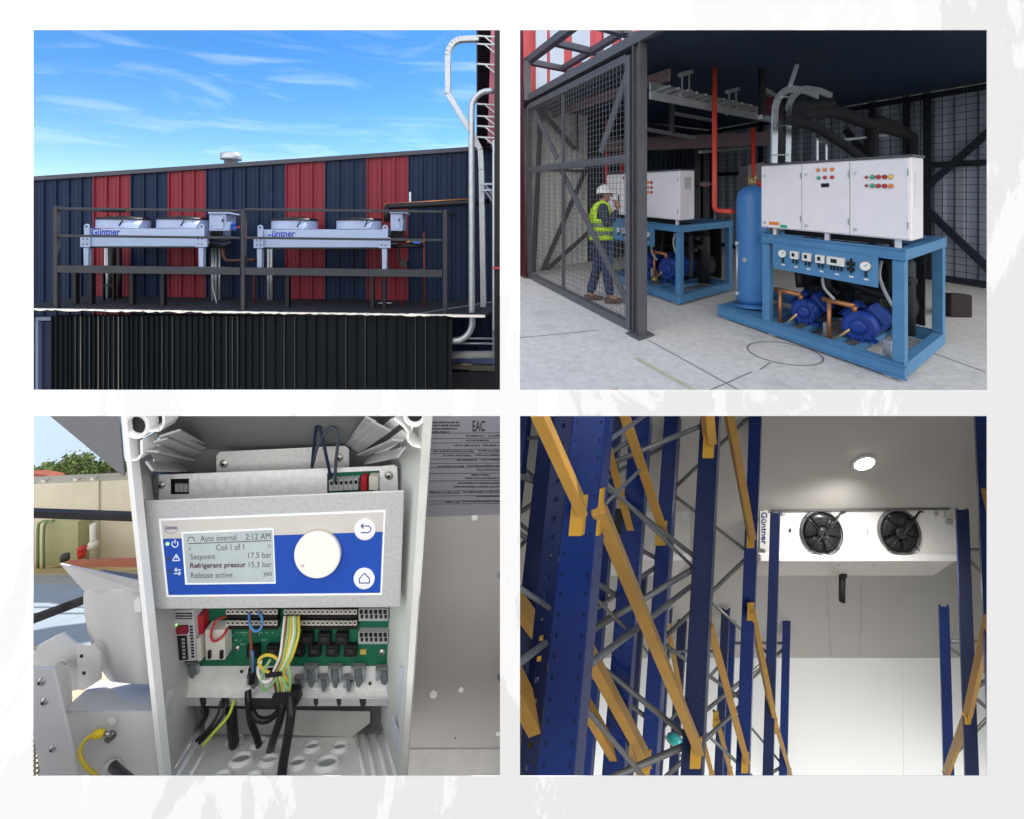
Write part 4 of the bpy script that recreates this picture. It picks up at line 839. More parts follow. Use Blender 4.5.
# ================================================================ SET 3: open controller box on a cooler, yard behind
box_grey = mat('box plastic', (.84, .84, .82), .5, var=.04, scale=3)
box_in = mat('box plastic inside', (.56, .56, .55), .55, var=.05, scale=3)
rim_pale = mat('rim plastic', (.80, .80, .78), .45, var=.03)
lid_grey = mat('lid grey', (.17, .175, .18), .5, var=.06)
zinc = mat('zinc sheet', (.60, .59, .58), .42, metal=.25, var=.10, scale=60, bump=.05)
zinc_b = mat('bright zinc sheet', (.86, .86, .85), .35, metal=.2, var=.12, scale=40)
bezel = mat('brushed bezel', (.50, .51, .51), .4, metal=.3, var=.12, scale=90)
pcb = mat('green circuit board', (.012, .14, .075), .4, var=.15, scale=30)
blk = mat('black connector', (.010, .010, .011), .4)
gry = mat('grey connector', (.36, .37, .37), .5)
casing = mat('cooler casing paint', (.62, .60, .57), .45, var=.03, scale=3)
cream = mat('cream plastic', (.60, .58, .52), .5)
chrome = mat('screw steel', (.45, .44, .42), .3, metal=.8)
def pq(mb, pts4, depth=.002):
    """quad given by (u, v, Y) corners, with real thickness"""
    p = [W(*k) for k in pts4]; return mb.hexa(p, [x + Vector((0, depth, 0)) for x in p])
def screw(u, v, Y, r, parent):
    m = MB(); o = W(u, v, Y); rr = PX(r, Y); m.lathe(o, (0, -1, 0), [(0, rr*1.25), (.002, rr*1.25), (.003, rr), (.006, rr*.9), (.008, rr*.5)], 18); m.build('screw', chrome, parent)
    s = MB(); s.lathe(o - Vector((0, .0085, 0)), (0, -1, 0), [(0, rr*.42), (.0006, rr*.42)], 6); s.build('socket', blk, parent)
YM, YB = 1.45, 1.75
bx3 = thing('junction_box', W(280, 790, 1.6), 'open grey plastic junction box with ribbed corners holding the controller', 'junction box')
m = MB()
OL = [(121, 405), (160, 790)]; OR = [(430, 405), (405, 790)]; BL = [(205, 466), (205, 706)]; BR = [(356, 460), (378, 716)]
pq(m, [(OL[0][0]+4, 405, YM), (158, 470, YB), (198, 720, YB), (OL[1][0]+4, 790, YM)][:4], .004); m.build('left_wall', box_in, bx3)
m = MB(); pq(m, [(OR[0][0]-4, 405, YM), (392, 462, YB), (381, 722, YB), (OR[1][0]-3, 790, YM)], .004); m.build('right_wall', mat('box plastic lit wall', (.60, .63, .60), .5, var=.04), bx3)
m = MB(); pq(m, [(125, 400, YM), (426, 400, YM), (394, 447, YB), (170, 450, YB)], .004); m.build('top_wall', lid_grey, bx3)
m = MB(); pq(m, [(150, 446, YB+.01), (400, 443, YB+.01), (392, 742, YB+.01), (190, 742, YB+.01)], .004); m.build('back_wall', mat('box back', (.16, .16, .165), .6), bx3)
m = MB(); pq(m, [(120.5, 405, YM-.01), (125.5, 405, YM-.01), (165, 790, YM-.01), (160.2, 790, YM-.01)], .03); m.build('left_rim', rim_pale, bx3)
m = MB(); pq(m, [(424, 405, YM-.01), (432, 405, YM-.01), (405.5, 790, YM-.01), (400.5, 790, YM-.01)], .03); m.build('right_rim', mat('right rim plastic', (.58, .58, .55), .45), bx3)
# floor of the box, sinking to the back
f0, f1 = W(160, 792, YM), W(404, 792, YM); f2, f3 = W(382, 735, YB), W(196, 735, YB)
m = MB(); nfl = (f1-f0).cross(f3-f0).normalized(); nfl = nfl if nfl.z > 0 else -nfl
m.hexa([f0, f1, f2, f3], [p - nfl*.01 for p in (f0, f1, f2, f3)]); m.build('floor', box_grey, bx3)
def onfloor(u, v, lift=0):
    r = ray(u, v); return r * (nfl.dot(f0) / nfl.dot(r)) + nfl*lift
for u0, v0, u1, v1, w in ((168, 776, 206, 716, 4.5), (178, 776, 214, 716, 4), (191, 776, 222, 722, 3.5), (356, 738, 364, 780, 4), (366, 736, 374, 780, 4), (374, 730, 386, 780, 4), (380, 722, 396, 780, 4)):
    m = MB(); m.tube([onfloor(u0, v0, .006), onfloor(u1, v1, .006)], PX(w/2, 1.6), 8); m.build('floor_rib', rim_pale, bx3)
m = MB(); m.bar(onfloor(164, 777, .02), onfloor(196, 722, .02), .02, .02); m.build('floor_rib', rim_pale, bx3)
for u, v, r in ((234, 738, 8), (259, 741, 8), (241, 757, 11), (269, 758, 9), (312, 744.5, 8.5), (339.5, 745, 8.5), (297, 761, 9.5), (327, 761, 12), (221, 775, 9), (252, 776, 9), (283, 790, 9)):
    o = onfloor(u, v+4); s = PX(r, o.y); m = MB()
    m.lathe(o, nfl, [(0, s*1.06), (.010, s), (.012, s*.96), (.012, s*.80), (.001, s*.72)], 28, caps=False); k = m.build('gland_ring', rim_pale, bx3)
    m = MB(); m.lathe(o + nfl*.0022, nfl, [(0, s*.70), (.0012, s*.70)], 24); m.build('membrane', gry if u in (297, 327, 241, 312, 339.5) else box_in, k)
# corner bosses and ribs
def boss(c, s, pocket, ribs, mirror):
    m = MB(); o = W(c[0], c[1], YM-.008); r = PX(c[2], YM)
    m.lathe(o, (0, 1, 0), [(0, r), (.006, r*1.03), (.04, r*1.0)], 30, caps=False); m.lathe(o, (0, 1, 0), [(0, r), (0, r*.72), (.03, r*.70)], 30, caps=False)
    b = m.build('corner_boss', rim_pale, bx3)
    m = MB(); m.lathe(o + Vector((0, .016, 0)), (0, 1, 0), [(0, r*.70), (.002, r*.70)], 24); m.build('screw_hole', blk, b)
    for path in pocket:
        P = [W(u, v, YM-.006) for u, v in path]; m = MB()
        for p, q in zip(P, P[1:]): m.bar(p + Vector((0, .028, 0)), q + Vector((0, .028, 0)), .008, .06, up=(0, 1, 0))
        m.build('pocket_wall', rim_pale, b)
    for (u0, v0, u1, v1) in ribs:
        m = MB(); p_ = W(u0, v0, YM-.004); q_ = W(u1, v1, YB-.03); up_ = (W(c[0], c[1]+24, YM) - p_); m.bar(p_ + up_.normalized()*.0, q_, .0075, .04, up=up_); m.build('rib', mat('rib plastic', (.36, .36, .36), .5), b, bevel=.003)
boss((136, 426, 13), 1, [[(148, 431), (160, 430), (164, 424), (164, 410)], [(142, 440), (142, 454), (138, 459), (128, 461)], [(126, 440), (127, 461)]], [(173, 432, 200, 446), (160, 440, 196, 454), (152, 451, 190, 460), (149, 466, 184, 468), (166, 434, 200, 450)], False)
boss((414, 416, 11), 1, [[(394, 418), (404, 426), (408, 432), (408, 440), (413, 445), (421, 447), (424, 452)]], [(371, 419, 352, 444), (386, 428, 356, 450), (398, 440, 362, 455), (402, 452, 368, 460), (378, 424, 350, 446)], True)
for u, v, u1, v1 in ((392, 418, 366, 440), (402, 430, 372, 452)):
    m = MB(); pq(m, [(u, v, YM), (u+8, v+6, YM), (u1+6, v1+5, YB-.05), (u1, v1, YB-.05)], .004); m.build('corner_web', box_grey, bx3)
m = MB(); m.pbox(155, 412, 425, 438, 1.70, 1.735); m.build('inner_ledge', lid_grey, bx3)
l = MB(); pq(l, [(33, 402, 1.50), (118, 402, 1.47), (124, 476, 1.47), (120, 474, 1.48)], .006); l.build('hood', lid_grey, label='dark grey hood panel slanting down at the top left of the junction box', cat='hood')

# mounting sheets and cover
t = thing('mounting_plate', W(280, 476, 1.69), 'upper zinc mounting plate with two screws behind the cover', 'plate')
m = MB(); m.ppoly([(216, 456), (219, 452), (345, 446), (349, 450), (349, 474), (216, 478)], 1.69, 1.695); m.build('plate', zinc, t, bevel=.002)
screw(224, 463.5, 1.69, 3.4, t); screw(339, 457.5, 1.69, 3.4, t)
t = thing('terminal_cover', W(280, 500, 1.63), 'long zinc terminal cover with two cut-outs above the controller', 'cover')
m = MB()
for P in ([(158, 475), (170, 474.6), (170, 499.5), (158, 500)], [(170, 474.6), (189, 474), (189, 478.5), (170, 479)], [(170, 495), (189, 494.5), (189, 498.8), (170, 499.4)], [(189, 474), (327, 468.5), (327, 494.5), (189, 499)], [(327, 468.5), (379.5, 466.5), (379.5, 470.5), (327, 473)], [(379.5, 466.5), (394, 465), (397, 467), (398, 492), (379.5, 492.5)]):
    m.ppoly(P, 1.63, 1.634)
m.build('cover_sheet', zinc_b, t); screw(161.5, 485, 1.629, 3, t); screw(389, 475.5, 1.629, 3.4, t)
m = MB(); m.ppoly([(153, 477), (157.8, 476), (157.8, 500), (154, 500)], 1.625, 1.66); m.build('end_flange', mat('dark zinc', (.2, .2, .2), .5, metal=.3), t)
m = MB(); m.pbox(166, 474, 192, 498, 1.645, 1.66); m.build('dark_cavity', blk, t)
m = MB(); m.pbox(325, 470, 384, 496, 1.648, 1.655); brd = m.build('board', pcb, t)
for i in range(3):
    m = MB(); m.pbox(175+i*4.4, 484+0.2*i, 178.8+i*4.4, 492, 1.638, 1.644); m.build('terminal', gry, t)
for i in range(6):
    m = MB(); m.pbox(329+i*4.9, 480.5-.25*i, 333.4+i*4.9, 491-.25*i, 1.62, 1.645); m.mi = 1; m.pbox(330+i*4.9, 482-.25*i, 332.4+i*4.9, 485-.25*i, 1.617, 1.6195); m.build('terminal', [gry, blk], brd)
m = MB(); m.pbox(361, 477, 366.5, 491, 1.62, 1.645); m.build('red_block', mat('red block', (.40, .02, .03), .4), brd)
m = MB(); m.pbox(369, 476.5, 378, 490, 1.62, 1.645); m.build('pale_block', cream, brd)

# the controller
t = thing('controller', W(276, 609, 1.50), 'silver framed controller with a grey display, white dial and blue panel', 'controller')
YC = 1.50
fr = [(144, 501), (404, 490.5), (400, 607.5), (152.5, 609.5)]
m = MB(); m.ppoly(fr, YC, YC+.007); m.build('bezel', bezel, t, bevel=.004)
lp = [(158.5, 519), (385.6, 510), (382, 595), (166.5, 597)]
def bil(s, r, q=lp):        # position inside the front panel
    a = Vector(q[0])*(1-s) + Vector(q[1])*s; b = Vector(q[3])*(1-s) + Vector(q[2])*s; k = a*(1-r) + b*r; return (k.x, k.y)
def lq(mb, s0, r0, s1, r1, Y0, Y1): return mb.ppoly([bil(s0, r0), bil(s1, r0), bil(s1, r1), bil(s0, r1)], Y0, Y1)
panel_white = mat('panel white line', (.80, .82, .86), .4, var=.01)
m = MB(); m.ppoly(lp, YC-.0015, YC-.0002); pn = m.build('front_panel', panel_white, t)
m = MB(); lq(m, .010, .025, .991, .255, YC-.0028, YC-.0016); m.build('grey_strip', mat('panel grey', (.52, .50, .47), .45, var=.02), pn)
m = MB(); lq(m, .010, .256, .991, .975, YC-.0028, YC-.0016); m.build('blue_field', mat('panel blue', (.012, .065, .37), .4, var=.03), pn)
sc = [(183, 534), (272, 530), (274, 582), (187, 583)]
m = MB(); m.ppoly([(181.3, 532.3), (273.4, 528.2), (275.6, 583.6), (185.2, 584.7)], YC-.0045, YC-.003); m.build('display_frame', panel_white, t)
m = MB(); m.ppoly(sc, YC-.0060, YC-.0047); dp = m.build('display', mat('lcd grey', (.40, .46, .47), .16, var=.12, scale=5), t)
lcd = mat('lcd characters', (.10, .10, .13), .4); lcd2 = mat('lcd dark characters', (.09, .02, .05), .4)
def dtext(s, s0, r0, s1, r1, mt=lcd, bold=.0):
    p0, p1 = bil(s0, r1, sc), bil(s1, r0, sc); sl = (bil(s1, r1, sc)[1]-p0[1])/(p1[0]-p0[0])
    ptext(s, 'display_text', mt, dp, p0[0], p0[1]-(r1-r0)*51, p1[0], p0[1], YC-.0061, tilt=sl, ext=.0004, bold=bold)
dtext('Auto internal', .19, .05, .60, .17); dtext('2:12 AM', .70, .05, .985, .17); dtext('Coil 1 of 1', .36, .24, .68, .36)
dtext('Setpoint', .06, .42, .35, .56); dtext('17.5 bar', .72, .42, .985, .53); dtext('Refrigerant pressur', .05, .60, .69, .73, lcd2, .02); dtext('15.3 bar', .72, .60, .985, .71)
dtext('Release active', .05, .79, .53, .90); dtext('yes', .88, .81, .98, .91)
dtext('>', .95, .27, .98, .34); dtext('<', .05, .27, .08, .34)
m = MB(); lq2 = [bil(.05, .195, sc), bil(.985, .195, sc), bil(.985, .21, sc), bil(.05, .21, sc)]; m.ppoly(lq2, YC-.0066, YC-.0061); m.build('display_rule', lcd, dp)
m = MB(); c = bil(.085, .12, sc); m.ppoly([(c[0]-4, c[1]+2), (c[0]-2.2, c[1]-2.6), (c[0]+2.2, c[1]-2.6), (c[0]+4, c[1]+2), (c[0]+3.2, c[1]+2), (c[0]+1.8, c[1]-1.9), (c[0]-1.8, c[1]-1.9), (c[0]-3.2, c[1]+2)], YC-.0066, YC-.0061); m.build('display_icon', lcd, dp)
kw = mat('dial white', (.80, .77, .70), .35, var=.02)
m = MB(); o = W(319, 552, YC-.003); r = PX(22.8, YC); m.lathe(o, (0, -1, 0), [(0, r*1.0), (.014, r), (.018, r*.97), (.0195, r*.92)], 64); kn = m.build('dial', kw, t)
m = MB(); m.ball(W(302.5, 565.5, YC-.0225), PX(1.9, YC), (1, .4, 1)); m.build('finger_dimple', mat('dimple', (.5, .47, .42), .5), kn)
ink = mat('icon ink', (.05, .06, .25), .4)
def btn(u, v, r, icon):
    o = W(u, v, YC-.003); m = MB(); m.lathe(o, (0, -1, 0), [(0, PX(r, YC)), (.004, PX(r, YC)), (.006, PX(r*.93, YC)), (.006, .0005)], 36, caps=False); b = m.build('button', panel_white, t)
    Y = YC-.0095
    for P in icon:
        P = [W(u+a, v+c, Y) for a, c in P]
        for p, q in zip(P, P[1:]):
            pass
        m = MB()
        for p, q in zip(P, P[1:]): m.bar(p, q, .0032, .001, up=(0, 1, 0))
        m.build('icon', ink, b)
btn(365.2, 529, 10.6, [[(-4, -3), (3, -3), (4.8, -2.2), (5.5, -.3), (5.5, 1), (4.8, 2.6), (3, 3.6), (-4.5, 3.6)], [(-1.5, -5.6), (-4.3, -3), (-1.5, -.4)]])
btn(364.4, 578, 10.4, [[(-5, .5), (0, -4.8), (5, .5), (5, 5), (-5, 5), (-5, .5)]])
wi = mat('white icon', (.75, .78, .85), .4)
led_on = mat('led green lit', (.1, .6, .1), .3, emit=(.25, 1.0, .15), estr=1.6); led_off = mat('led off', (.06, .055, .05), .3)
for i, (u, v) in enumerate(((167.6, 543.8), (168.6, 558), (170, 571.3))):
    m = MB(); m.lathe(W(u, v, YC-.003), (0, -1, 0), [(0, .0055), (.001, .0055), (.003, .003)], 12); m.build('status_led', led_on if i == 0 else led_off, pn)
def icon(paths, w=.0028):
    m = MB()
    for P in paths:
        P = [W(a, c, YC-.0034) for a, c in P]
        for p, q in zip(P, P[1:]): m.bar(p, q, w, .0008, up=(0, 1, 0))
    m.build('icon', wi, pn)
icon([[(175+3.1*math.sin(R(k)), 544-3.1*math.cos(R(k))) for k in range(35, 326, 29)], [(175, 539.6), (175, 543.4)]])
icon([[(172.6, 560.6), (176.2, 554.2), (179.8, 560.4), (172.6, 560.6)], [(176.2, 556.3), (176.2, 558.6)]])
icon([[(181, 569.8), (174.6, 569.9), (176.6, 567.9)], [(174.6, 569.9), (176.6, 571.7)], [(174, 573.6), (180.8, 573.4), (178.8, 571.6)], [(180.8, 573.4), (178.8, 575.2)]])
ptext('Güntner', 'maker_lettering', ink, pn, 164.6, 525.6, 177.6, 529.6, YC-.003, tilt=-.03, bold=.01)
m = MB()
P = [W(171+7*math.cos(R(k)), 528+5.2*math.sin(R(k)), YC-.0030) for k in range(0, 361, 20)]
for p, q in zip(P[:8], P[1:9]): m.bar(p, q, .0011, .0004, up=(0, 1, 0))
m.build('logo_arc', ink, pn)

# circuit board and tray below
t = thing('circuit_board', W(290, 668, 1.70), 'green circuit board with rows of terminals below the controller', 'circuit board')
m = MB(); m.pbox(172, 606, 389, 666, 1.705, 1.71); m.build('board', pcb, t)
for (a, b, n) in ((225.5, 277.5, 11), (283.5, 357, 16)):
    for v in (609.5, 620.5):
        m = MB(); m.pbox(a, v, b, v+9, 1.68, 1.704); base = m.build('terminal_row', blk, t); w = (b-a)/n
        for i in range(n):
            m = MB(); x = a+i*w; x += .35
            m.pbox(x, v+1, x+w-.7, v+5, 1.674, 1.6795); m.mi = 1; m.pbox(x+.9, v+2, x+w-1.6, v+3.6, 1.6725, 1.6738); m.build('screw_terminal', [mat('pale terminal', (.55, .52, .47), .5), blk], base)
for v in (609, 632):
    m = MB(); m.pbox(358.5, v, 388, v+12, 1.685, 1.704); base = m.build('plug_block', gry, t)
    for i in range(6):
        m = MB(); m.pbox(359.6+i*4.75, v+1.5, 362.7+i*4.75, v+5, 1.681, 1.6845); m.pbox(360.6+i*4.75, v+6.5, 362.9+i*4.75, v+9.5, 1.681, 1.6845); m.build('contact', blk, base)
for u, v in ((300, 634), (317.5, 634), (335, 634), (291, 646), (307.5, 646), (325.5, 646), (343.5, 646), (246, 647), (266, 646.5)):
    m = MB(); m.pbox(u, v, u+12.5, v+11.5, 1.685, 1.704); m.build('socket', blk, t, bevel=.003)
    m = MB(); m.pbox(u+3, v+3.4, u+9.5, v+8, 1.682, 1.6848); m.build('socket_mouth', mat('dark charcoal', (.03, .03, .03), .3), t)
rnd = random.Random(9)
m = MB()
for i in range(46):
    u = rnd.uniform(228, 300); v = rnd.choice((632.5, 635, 640, 644)); m.pbox(u, v, u+rnd.uniform(.8, 2.2), v+.7, 1.702, 1.7047)
o_ = m.build('small_components', mat('silk print', (.25, .42, .33), .5), t); o_['kind'] = 'stuff'
m = MB(); m.pbox(360, 650.5, 366, 654.5, 1.698, 1.7045); m.build('component', mat('amber part', (.5, .36, .10), .4), t)
screw(382, 652, 1.703, 2.6, t); screw(237.5, 648, 1.703, 2.3, t)
t = thing('plug_in_module', W(186, 663, 1.66), 'grey plug-in module with printed text and a dark switch bank', 'module')
m = MB(); m.ppoly([(173, 611), (193, 610), (196, 661), (177, 662)], 1.65, 1.70); m.build('housing', mat('module grey', (.50, .50, .52), .5), t, bevel=.003)
m = MB(); m.ppoly([(175.5, 637), (186, 636.5), (187.5, 660), (178, 660.5)], 1.645, 1.6495); sb = m.build('switch_bank', blk, t)
m = MB(); m.ppoly([(176, 627.5), (186.5, 627), (187, 634), (176.5, 634.5)], 1.640, 1.6495); m.build('red_block', mat('dull red block', (.25, .015, .03), .4), t)
for i in range(6):
    m = MB(); m.pbox(181.6+i*.18, 638.5+i*3.6, 184.6+i*.18, 640.6+i*3.6, 1.6435, 1.6448); m.build('switch', gry, sb)
m = MB(); m.lathe(W(175.6, 625, 1.649), (0, -1, 0), [(0, .005), (.003, .004)], 10); m.build('status_led', led_on, t)
m = MB(); rr = random.Random(4)
for k, v in enumerate((613, 615.6, 618.4)):
    u = 175.5
    while u < 190.5: w = rr.uniform(1, 2.6); m.pbox(u, v, u+w, v+1.3 if k < 2 else v+.8, 1.6482, 1.6496); u += w+.5
for v in range(626, 659, 3):
    m.pbox(189.6+(v-626)*.06, v, 192.6+(v-626)*.06, v+1.6, 1.6482, 1.6496)
o_ = m.build('printed_marks', blk, t); o_['kind'] = 'stuff'
t = thing('network_jack', W(213, 662, 1.67), 'cream network jack and red block beside the grey plug-in module', 'jack')
m = MB(); m.ppoly([(204.5, 630.5), (224, 630), (225, 660), (205.5, 660.5)], 1.655, 1.70); m.build('housing', cream, t, bevel=.003)
for u in (207.5, 219.5):
    m = MB(); m.pbox(u, 651.5, u+3, 659, 1.648, 1.6545); m.build('slot', blk, t)
m = MB(); m.ppoly([(195, 617), (203, 615), (204, 637), (197, 638)], 1.67, 1.70); m.build('red_block', mat('red block', (.40, .02, .03), .4), t)
m = MB(); m.ppoly([(196.2, 639), (200.6, 638), (201.5, 660.5), (197.2, 661)], 1.652, 1.70); m.build('white_edge', cream, t)
t = thing('cable_tray', W(285, 706, 1.68), 'bent zinc cable clamp tray with notched lower edge inside the box', 'tray')
m = MB(); pq(m, [(176, 661, 1.702), (197, 661, 1.702), (226, 654.5, 1.702), (394, 655.5, 1.702), (392, 690, 1.69), (182, 688.5, 1.69)][:4] if False else [(176, 656, 1.712), (396, 656, 1.712), (392, 690, 1.70), (182, 688.5, 1.70)], .002); m.build('tray_sheet', mat('tray zinc sheet', (.80, .80, .78), .42, metal=.15, var=.12, scale=8), t)
m = MB(); pq(m, [(181, 688.5, 1.70), (393, 689.5, 1.70), (391, 699, 1.665), (183, 697.5, 1.665)], .002); m.build('tray_lip', zinc_b, t)
for a, b in ((185, 199), (206, 221), (229, 248), (296, 313), (318, 336), (341, 359), (366, 387)):
    m = MB(); m.ppoly([(a, 697.5), (b, 697.8), (b+.5, 703), (b+1.5, 706), (a-1, 706), (a+.5, 703)], 1.668, 1.671); m.build('tab', zinc, t)
for u, v, w, h in ((303.5, 666, 14, 23), (328, 666.5, 13.5, 23), (351, 666.5, 14, 22), (375.5, 668, 16, 18), (294, 677.5, 10, 15), (318, 677, 10.5, 16), (343, 677, 10, 16), (184.5, 662.5, 13.5, 17), (246.5, 676, 12, 14), (270.5, 682, 10, 10)):
    k = thing('cable_clamp', W(u+w/2, v+h, 1.68), None, None) if False else None
    m = MB(); m.pbox(u, v, u+w, v+2.6, 1.684, 1.698); m.build('clamp_bar', mat('dark zinc', (.2, .2, .2), .5, metal=.3), t)
    for du in (0, w-3):
        m = MB(); m.pbox(u+du, v+2.7, u+du+3, v+h*.72, 1.688, 1.698); m.build('clamp_arm', mat('blue zinc', (.42, .47, .50), .3, metal=.5, var=.2, scale=50), t)
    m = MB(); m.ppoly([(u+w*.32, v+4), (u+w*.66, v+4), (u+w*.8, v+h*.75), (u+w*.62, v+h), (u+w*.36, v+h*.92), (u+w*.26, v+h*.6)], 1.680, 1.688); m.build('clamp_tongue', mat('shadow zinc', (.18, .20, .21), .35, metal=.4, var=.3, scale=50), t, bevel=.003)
for u, v in ((241.5, 671.5), (370, 683.5)):
    m = MB(); m.lathe(W(u, v, 1.698), (0, -1, 0), [(0, .006), (.001, .006)], 12); m.build('hole', blk, t)
m = MB(); m.ppoly([(205, 709), (370, 712), (370, 723), (352, 737), (205, 733)], 1.735, 1.738); m.build('lower_plate', mat('lower plate', (.60, .60, .58), .4, metal=.15, var=.12, scale=6), label='pale metal plate below the notched zinc tray', cat='plate')
# cables and wires
def cable(name, pts, r, mt, label, cat='cable', extra=()):
    m = MB(); m.tube(smooth_path([W(*p) for p in pts], 7), r, 9)
    return m.build(name, mt, label=label, cat=cat)
cb_black = mat('black cable jacket', (.014, .014, .016), .35, var=.2)
cable('cable', [(248, 690, 1.66), (248.5, 704, 1.64), (251, 722, 1.64), (256, 735, 1.65), (259, 745, 1.665)], .0115, cb_black, 'black cable running from the tray into the second gland ring')
cable('cable', [(278, 712, 1.64), (268, 720, 1.63), (257, 719, 1.63), (252, 711, 1.64)], .0105, cb_black, 'short black cable loop left of the thick cable pair')
cable('cable', [(283, 694, 1.64), (281, 716, 1.61), (274, 738, 1.61), (270, 752, 1.64), (268, 764, 1.65)], .014, cb_black, 'thick black cable entering the ring left of the centre')
cable('cable', [(291, 694, 1.63), (291, 715, 1.59), (287, 742, 1.56), (283, 765, 1.53), (281, 790, 1.50)], .0155, mat('worn black jacket', (.018, .018, .02), .3, var=.5, scale=60), 'thickest black cable running down to the front edge')
cable('cable', [(231, 708, 1.66), (232, 724, 1.65), (234, 744, 1.67)], .018, cb_black, 'black cable stub in the leftmost back ring')
cable('cable', [(206, 705, 1.70), (206, 716, 1.71), (200, 726, 1.72)], .008, cb_black, 'thin black cable behind the tray at the left')
for k, (du, mt_, lb) in enumerate(((0, cb_black, 'cut black wire end pointing to the lower left'), (3.5, cb_black, 'second cut black wire end beside the yellow-green one'), (7.5, mat('yellow green wire', (.52, .62, .05), .4), 'yellow-green wire end cut beside two black wires'))):
    cable('wire', [(222+du*1.6, 700, 1.66), (217+du*1.5, 716, 1.63), (206+du*1.1, 732, 1.60), (196+du*.9, 741+du*.6, 1.585)], .0058 if k < 2 else .005, mt_, lb, 'wire')
m = MB(); m.ppoly([(273, 693), (297, 692), (299, 703), (294, 712), (277, 712), (270, 702)], 1.615, 1.65); m.build('cable_tie_block', cb_black, label='black taped bundle where the cables pass the tray', cat='cable tie', bevel=.008)
m = MB(); m.ppoly([(264, 674), (281, 672), (282, 677), (265, 679)], 1.60, 1.625); m.build('cable_tie', cb_black, label='black cable tie round the coloured wires', cat='cable tie', bevel=.004)
wc = dict(white=(.70, .68, .64), green=(.28, .48, .20), yellow=(.62, .47, .05), brown=(.22, .08, .04))
ws = [('white', 285, 273, 0), ('brown', 287.5, 275.5, -2), ('green', 289, 276, 2), ('yellow', 291.5, 279, 3), ('white', 294, 280, 5), ('green', 295.5, 282, 6), ('yellow', 298.5, 284, 7)]
desc = {0: 'white wire, leftmost of the coloured bundle', 1: 'brown wire in the coloured bundle', 2: 'green wire in the middle of the coloured bundle', 3: 'yellow wire in the middle of the coloured bundle', 4: 'white wire crossing in front of the coloured bundle', 5: 'green wire at the right of the coloured bundle', 6: 'bent yellow wire, rightmost of the coloured bundle'}
for i, (c, ut, ub, k) in enumerate(ws):
    cable('wire', [(ut, 616, 1.665), (ut-2+k*.3, 634, 1.63), ((ut+ub)/2+1, 656, 1.605), (ub, 673, 1.61), (ub+k*.8, 683, 1.615), (ub+k*.3+3, 696, 1.63)], .0052, mat(c+' wire', wc[c], .4), desc[i], 'wire')
cable('wire', [(272, 674, 1.61), (262, 668, 1.60), (259, 660, 1.60), (266, 655, 1.605), (275, 657, 1.61), (280, 664, 1.61)], .005, mat('yellow wire', wc['yellow'], .4), 'yellow wire loop left of the coloured bundle', 'wire')
cable('wire', [(261, 661, 1.602), (258, 672, 1.60), (263, 681, 1.60), (269, 681, 1.605), (273, 676, 1.61)], .0055, mat('white wire', wc['white'], .4), 'white wire loop left of the coloured bundle', 'wire')
cable('wire', [(277, 677, 1.61), (267, 690, 1.61), (262, 686, 1.60), (263, 672, 1.60), (270, 660, 1.605)], .005, mat('green wire', wc['green'], .4), 'green wire loop left of the coloured bundle', 'wire')
cable('wire', [(281, 677, 1.61), (289, 689, 1.605), (290, 676, 1.60), (288, 664, 1.605)], .005, mat('green wire', wc['green'], .4), 'green wire loop right of the coloured bundle', 'wire')
bw = mat('blue wire', (.07, .22, .50), .4)
cable('wire', [(249, 613, 1.67), (250, 625, 1.645), (255, 631, 1.64), (261, 628, 1.645), (262, 618, 1.66), (258, 612, 1.67)], .0045, bw, 'light blue wire loop at the terminal row', 'wire')
cable('wire', [(250, 628, 1.68), (251, 645, 1.67), (251, 655, 1.66), (252, 668, 1.66), (252, 680, 1.665)], .005, mat('brown wire', wc['brown'], .4), 'brown wire running down to the clamp under the blue loop', 'wire')
cable('wire', [(252, 650, 1.664), (253, 660, 1.655), (253, 672, 1.655)], .0045, bw, 'short blue wire beside the brown one', 'wire')
cable('wire', [(226, 616, 1.68), (216, 621, 1.65), (211, 634, 1.64), (214, 641, 1.64), (222, 637, 1.645), (228, 628, 1.67)], .0042, mat('red wire', (.42, .03, .03), .4), 'thin red wire loop in front of the network jack', 'wire')
m = MB(); m.tube([W(252, 668, 1.662), W(252, 682, 1.662)], .0125, 10); m.build('cable_sleeve', cb_black, label='black sleeve where the blue and brown wires enter the clamp', cat='sleeve')
dnw = mat('dark navy wire', (.012, .018, .05), .35)
cable('wire', [(312, 468, 1.66), (314, 445, 1.62), (317, 424, 1.60), (321, 432, 1.60), (326, 455, 1.60), (331, 478, 1.615)], .0055, dnw, 'dark navy wire arching from the mounting plate to the terminals', 'wire')
cable('wire', [(313, 464, 1.655), (318, 446, 1.61), (328, 430, 1.595), (335, 429, 1.59), (338, 440, 1.59), (336, 460, 1.60), (335, 482, 1.615)], .0055, mat('grey blue wire', (.05, .06, .09), .3), 'grey-blue wire arching beside the dark navy one', 'wire')
# printed stickers inside the right wall
for a, lbl in (([(399, 667, 1.52), (406, 668, 1.49), (405, 728, 1.49), (398, 722, 1.52)], 'upper'), ([(391, 714, 1.55), (404, 740, 1.49), (403, 766, 1.49), (393, 738, 1.54)], 'lower')):
    m = MB(); pq(m, a, .001); m.build('sticker', mat('sticker paper', (.50, .50, .60), .5, var=.2, scale=80), label=lbl + ' white printed sticker on the right inner wall of the box', cat='sticker')
m = MB(); pq(m, [(166, 690, 1.52), (173, 690, 1.54), (171, 714, 1.54), (164, 722, 1.51)], .001); m.build('sticker', mat('pale sticker', (.45, .45, .48), .5), label='pale sticker on the left inner wall of the box', cat='sticker')

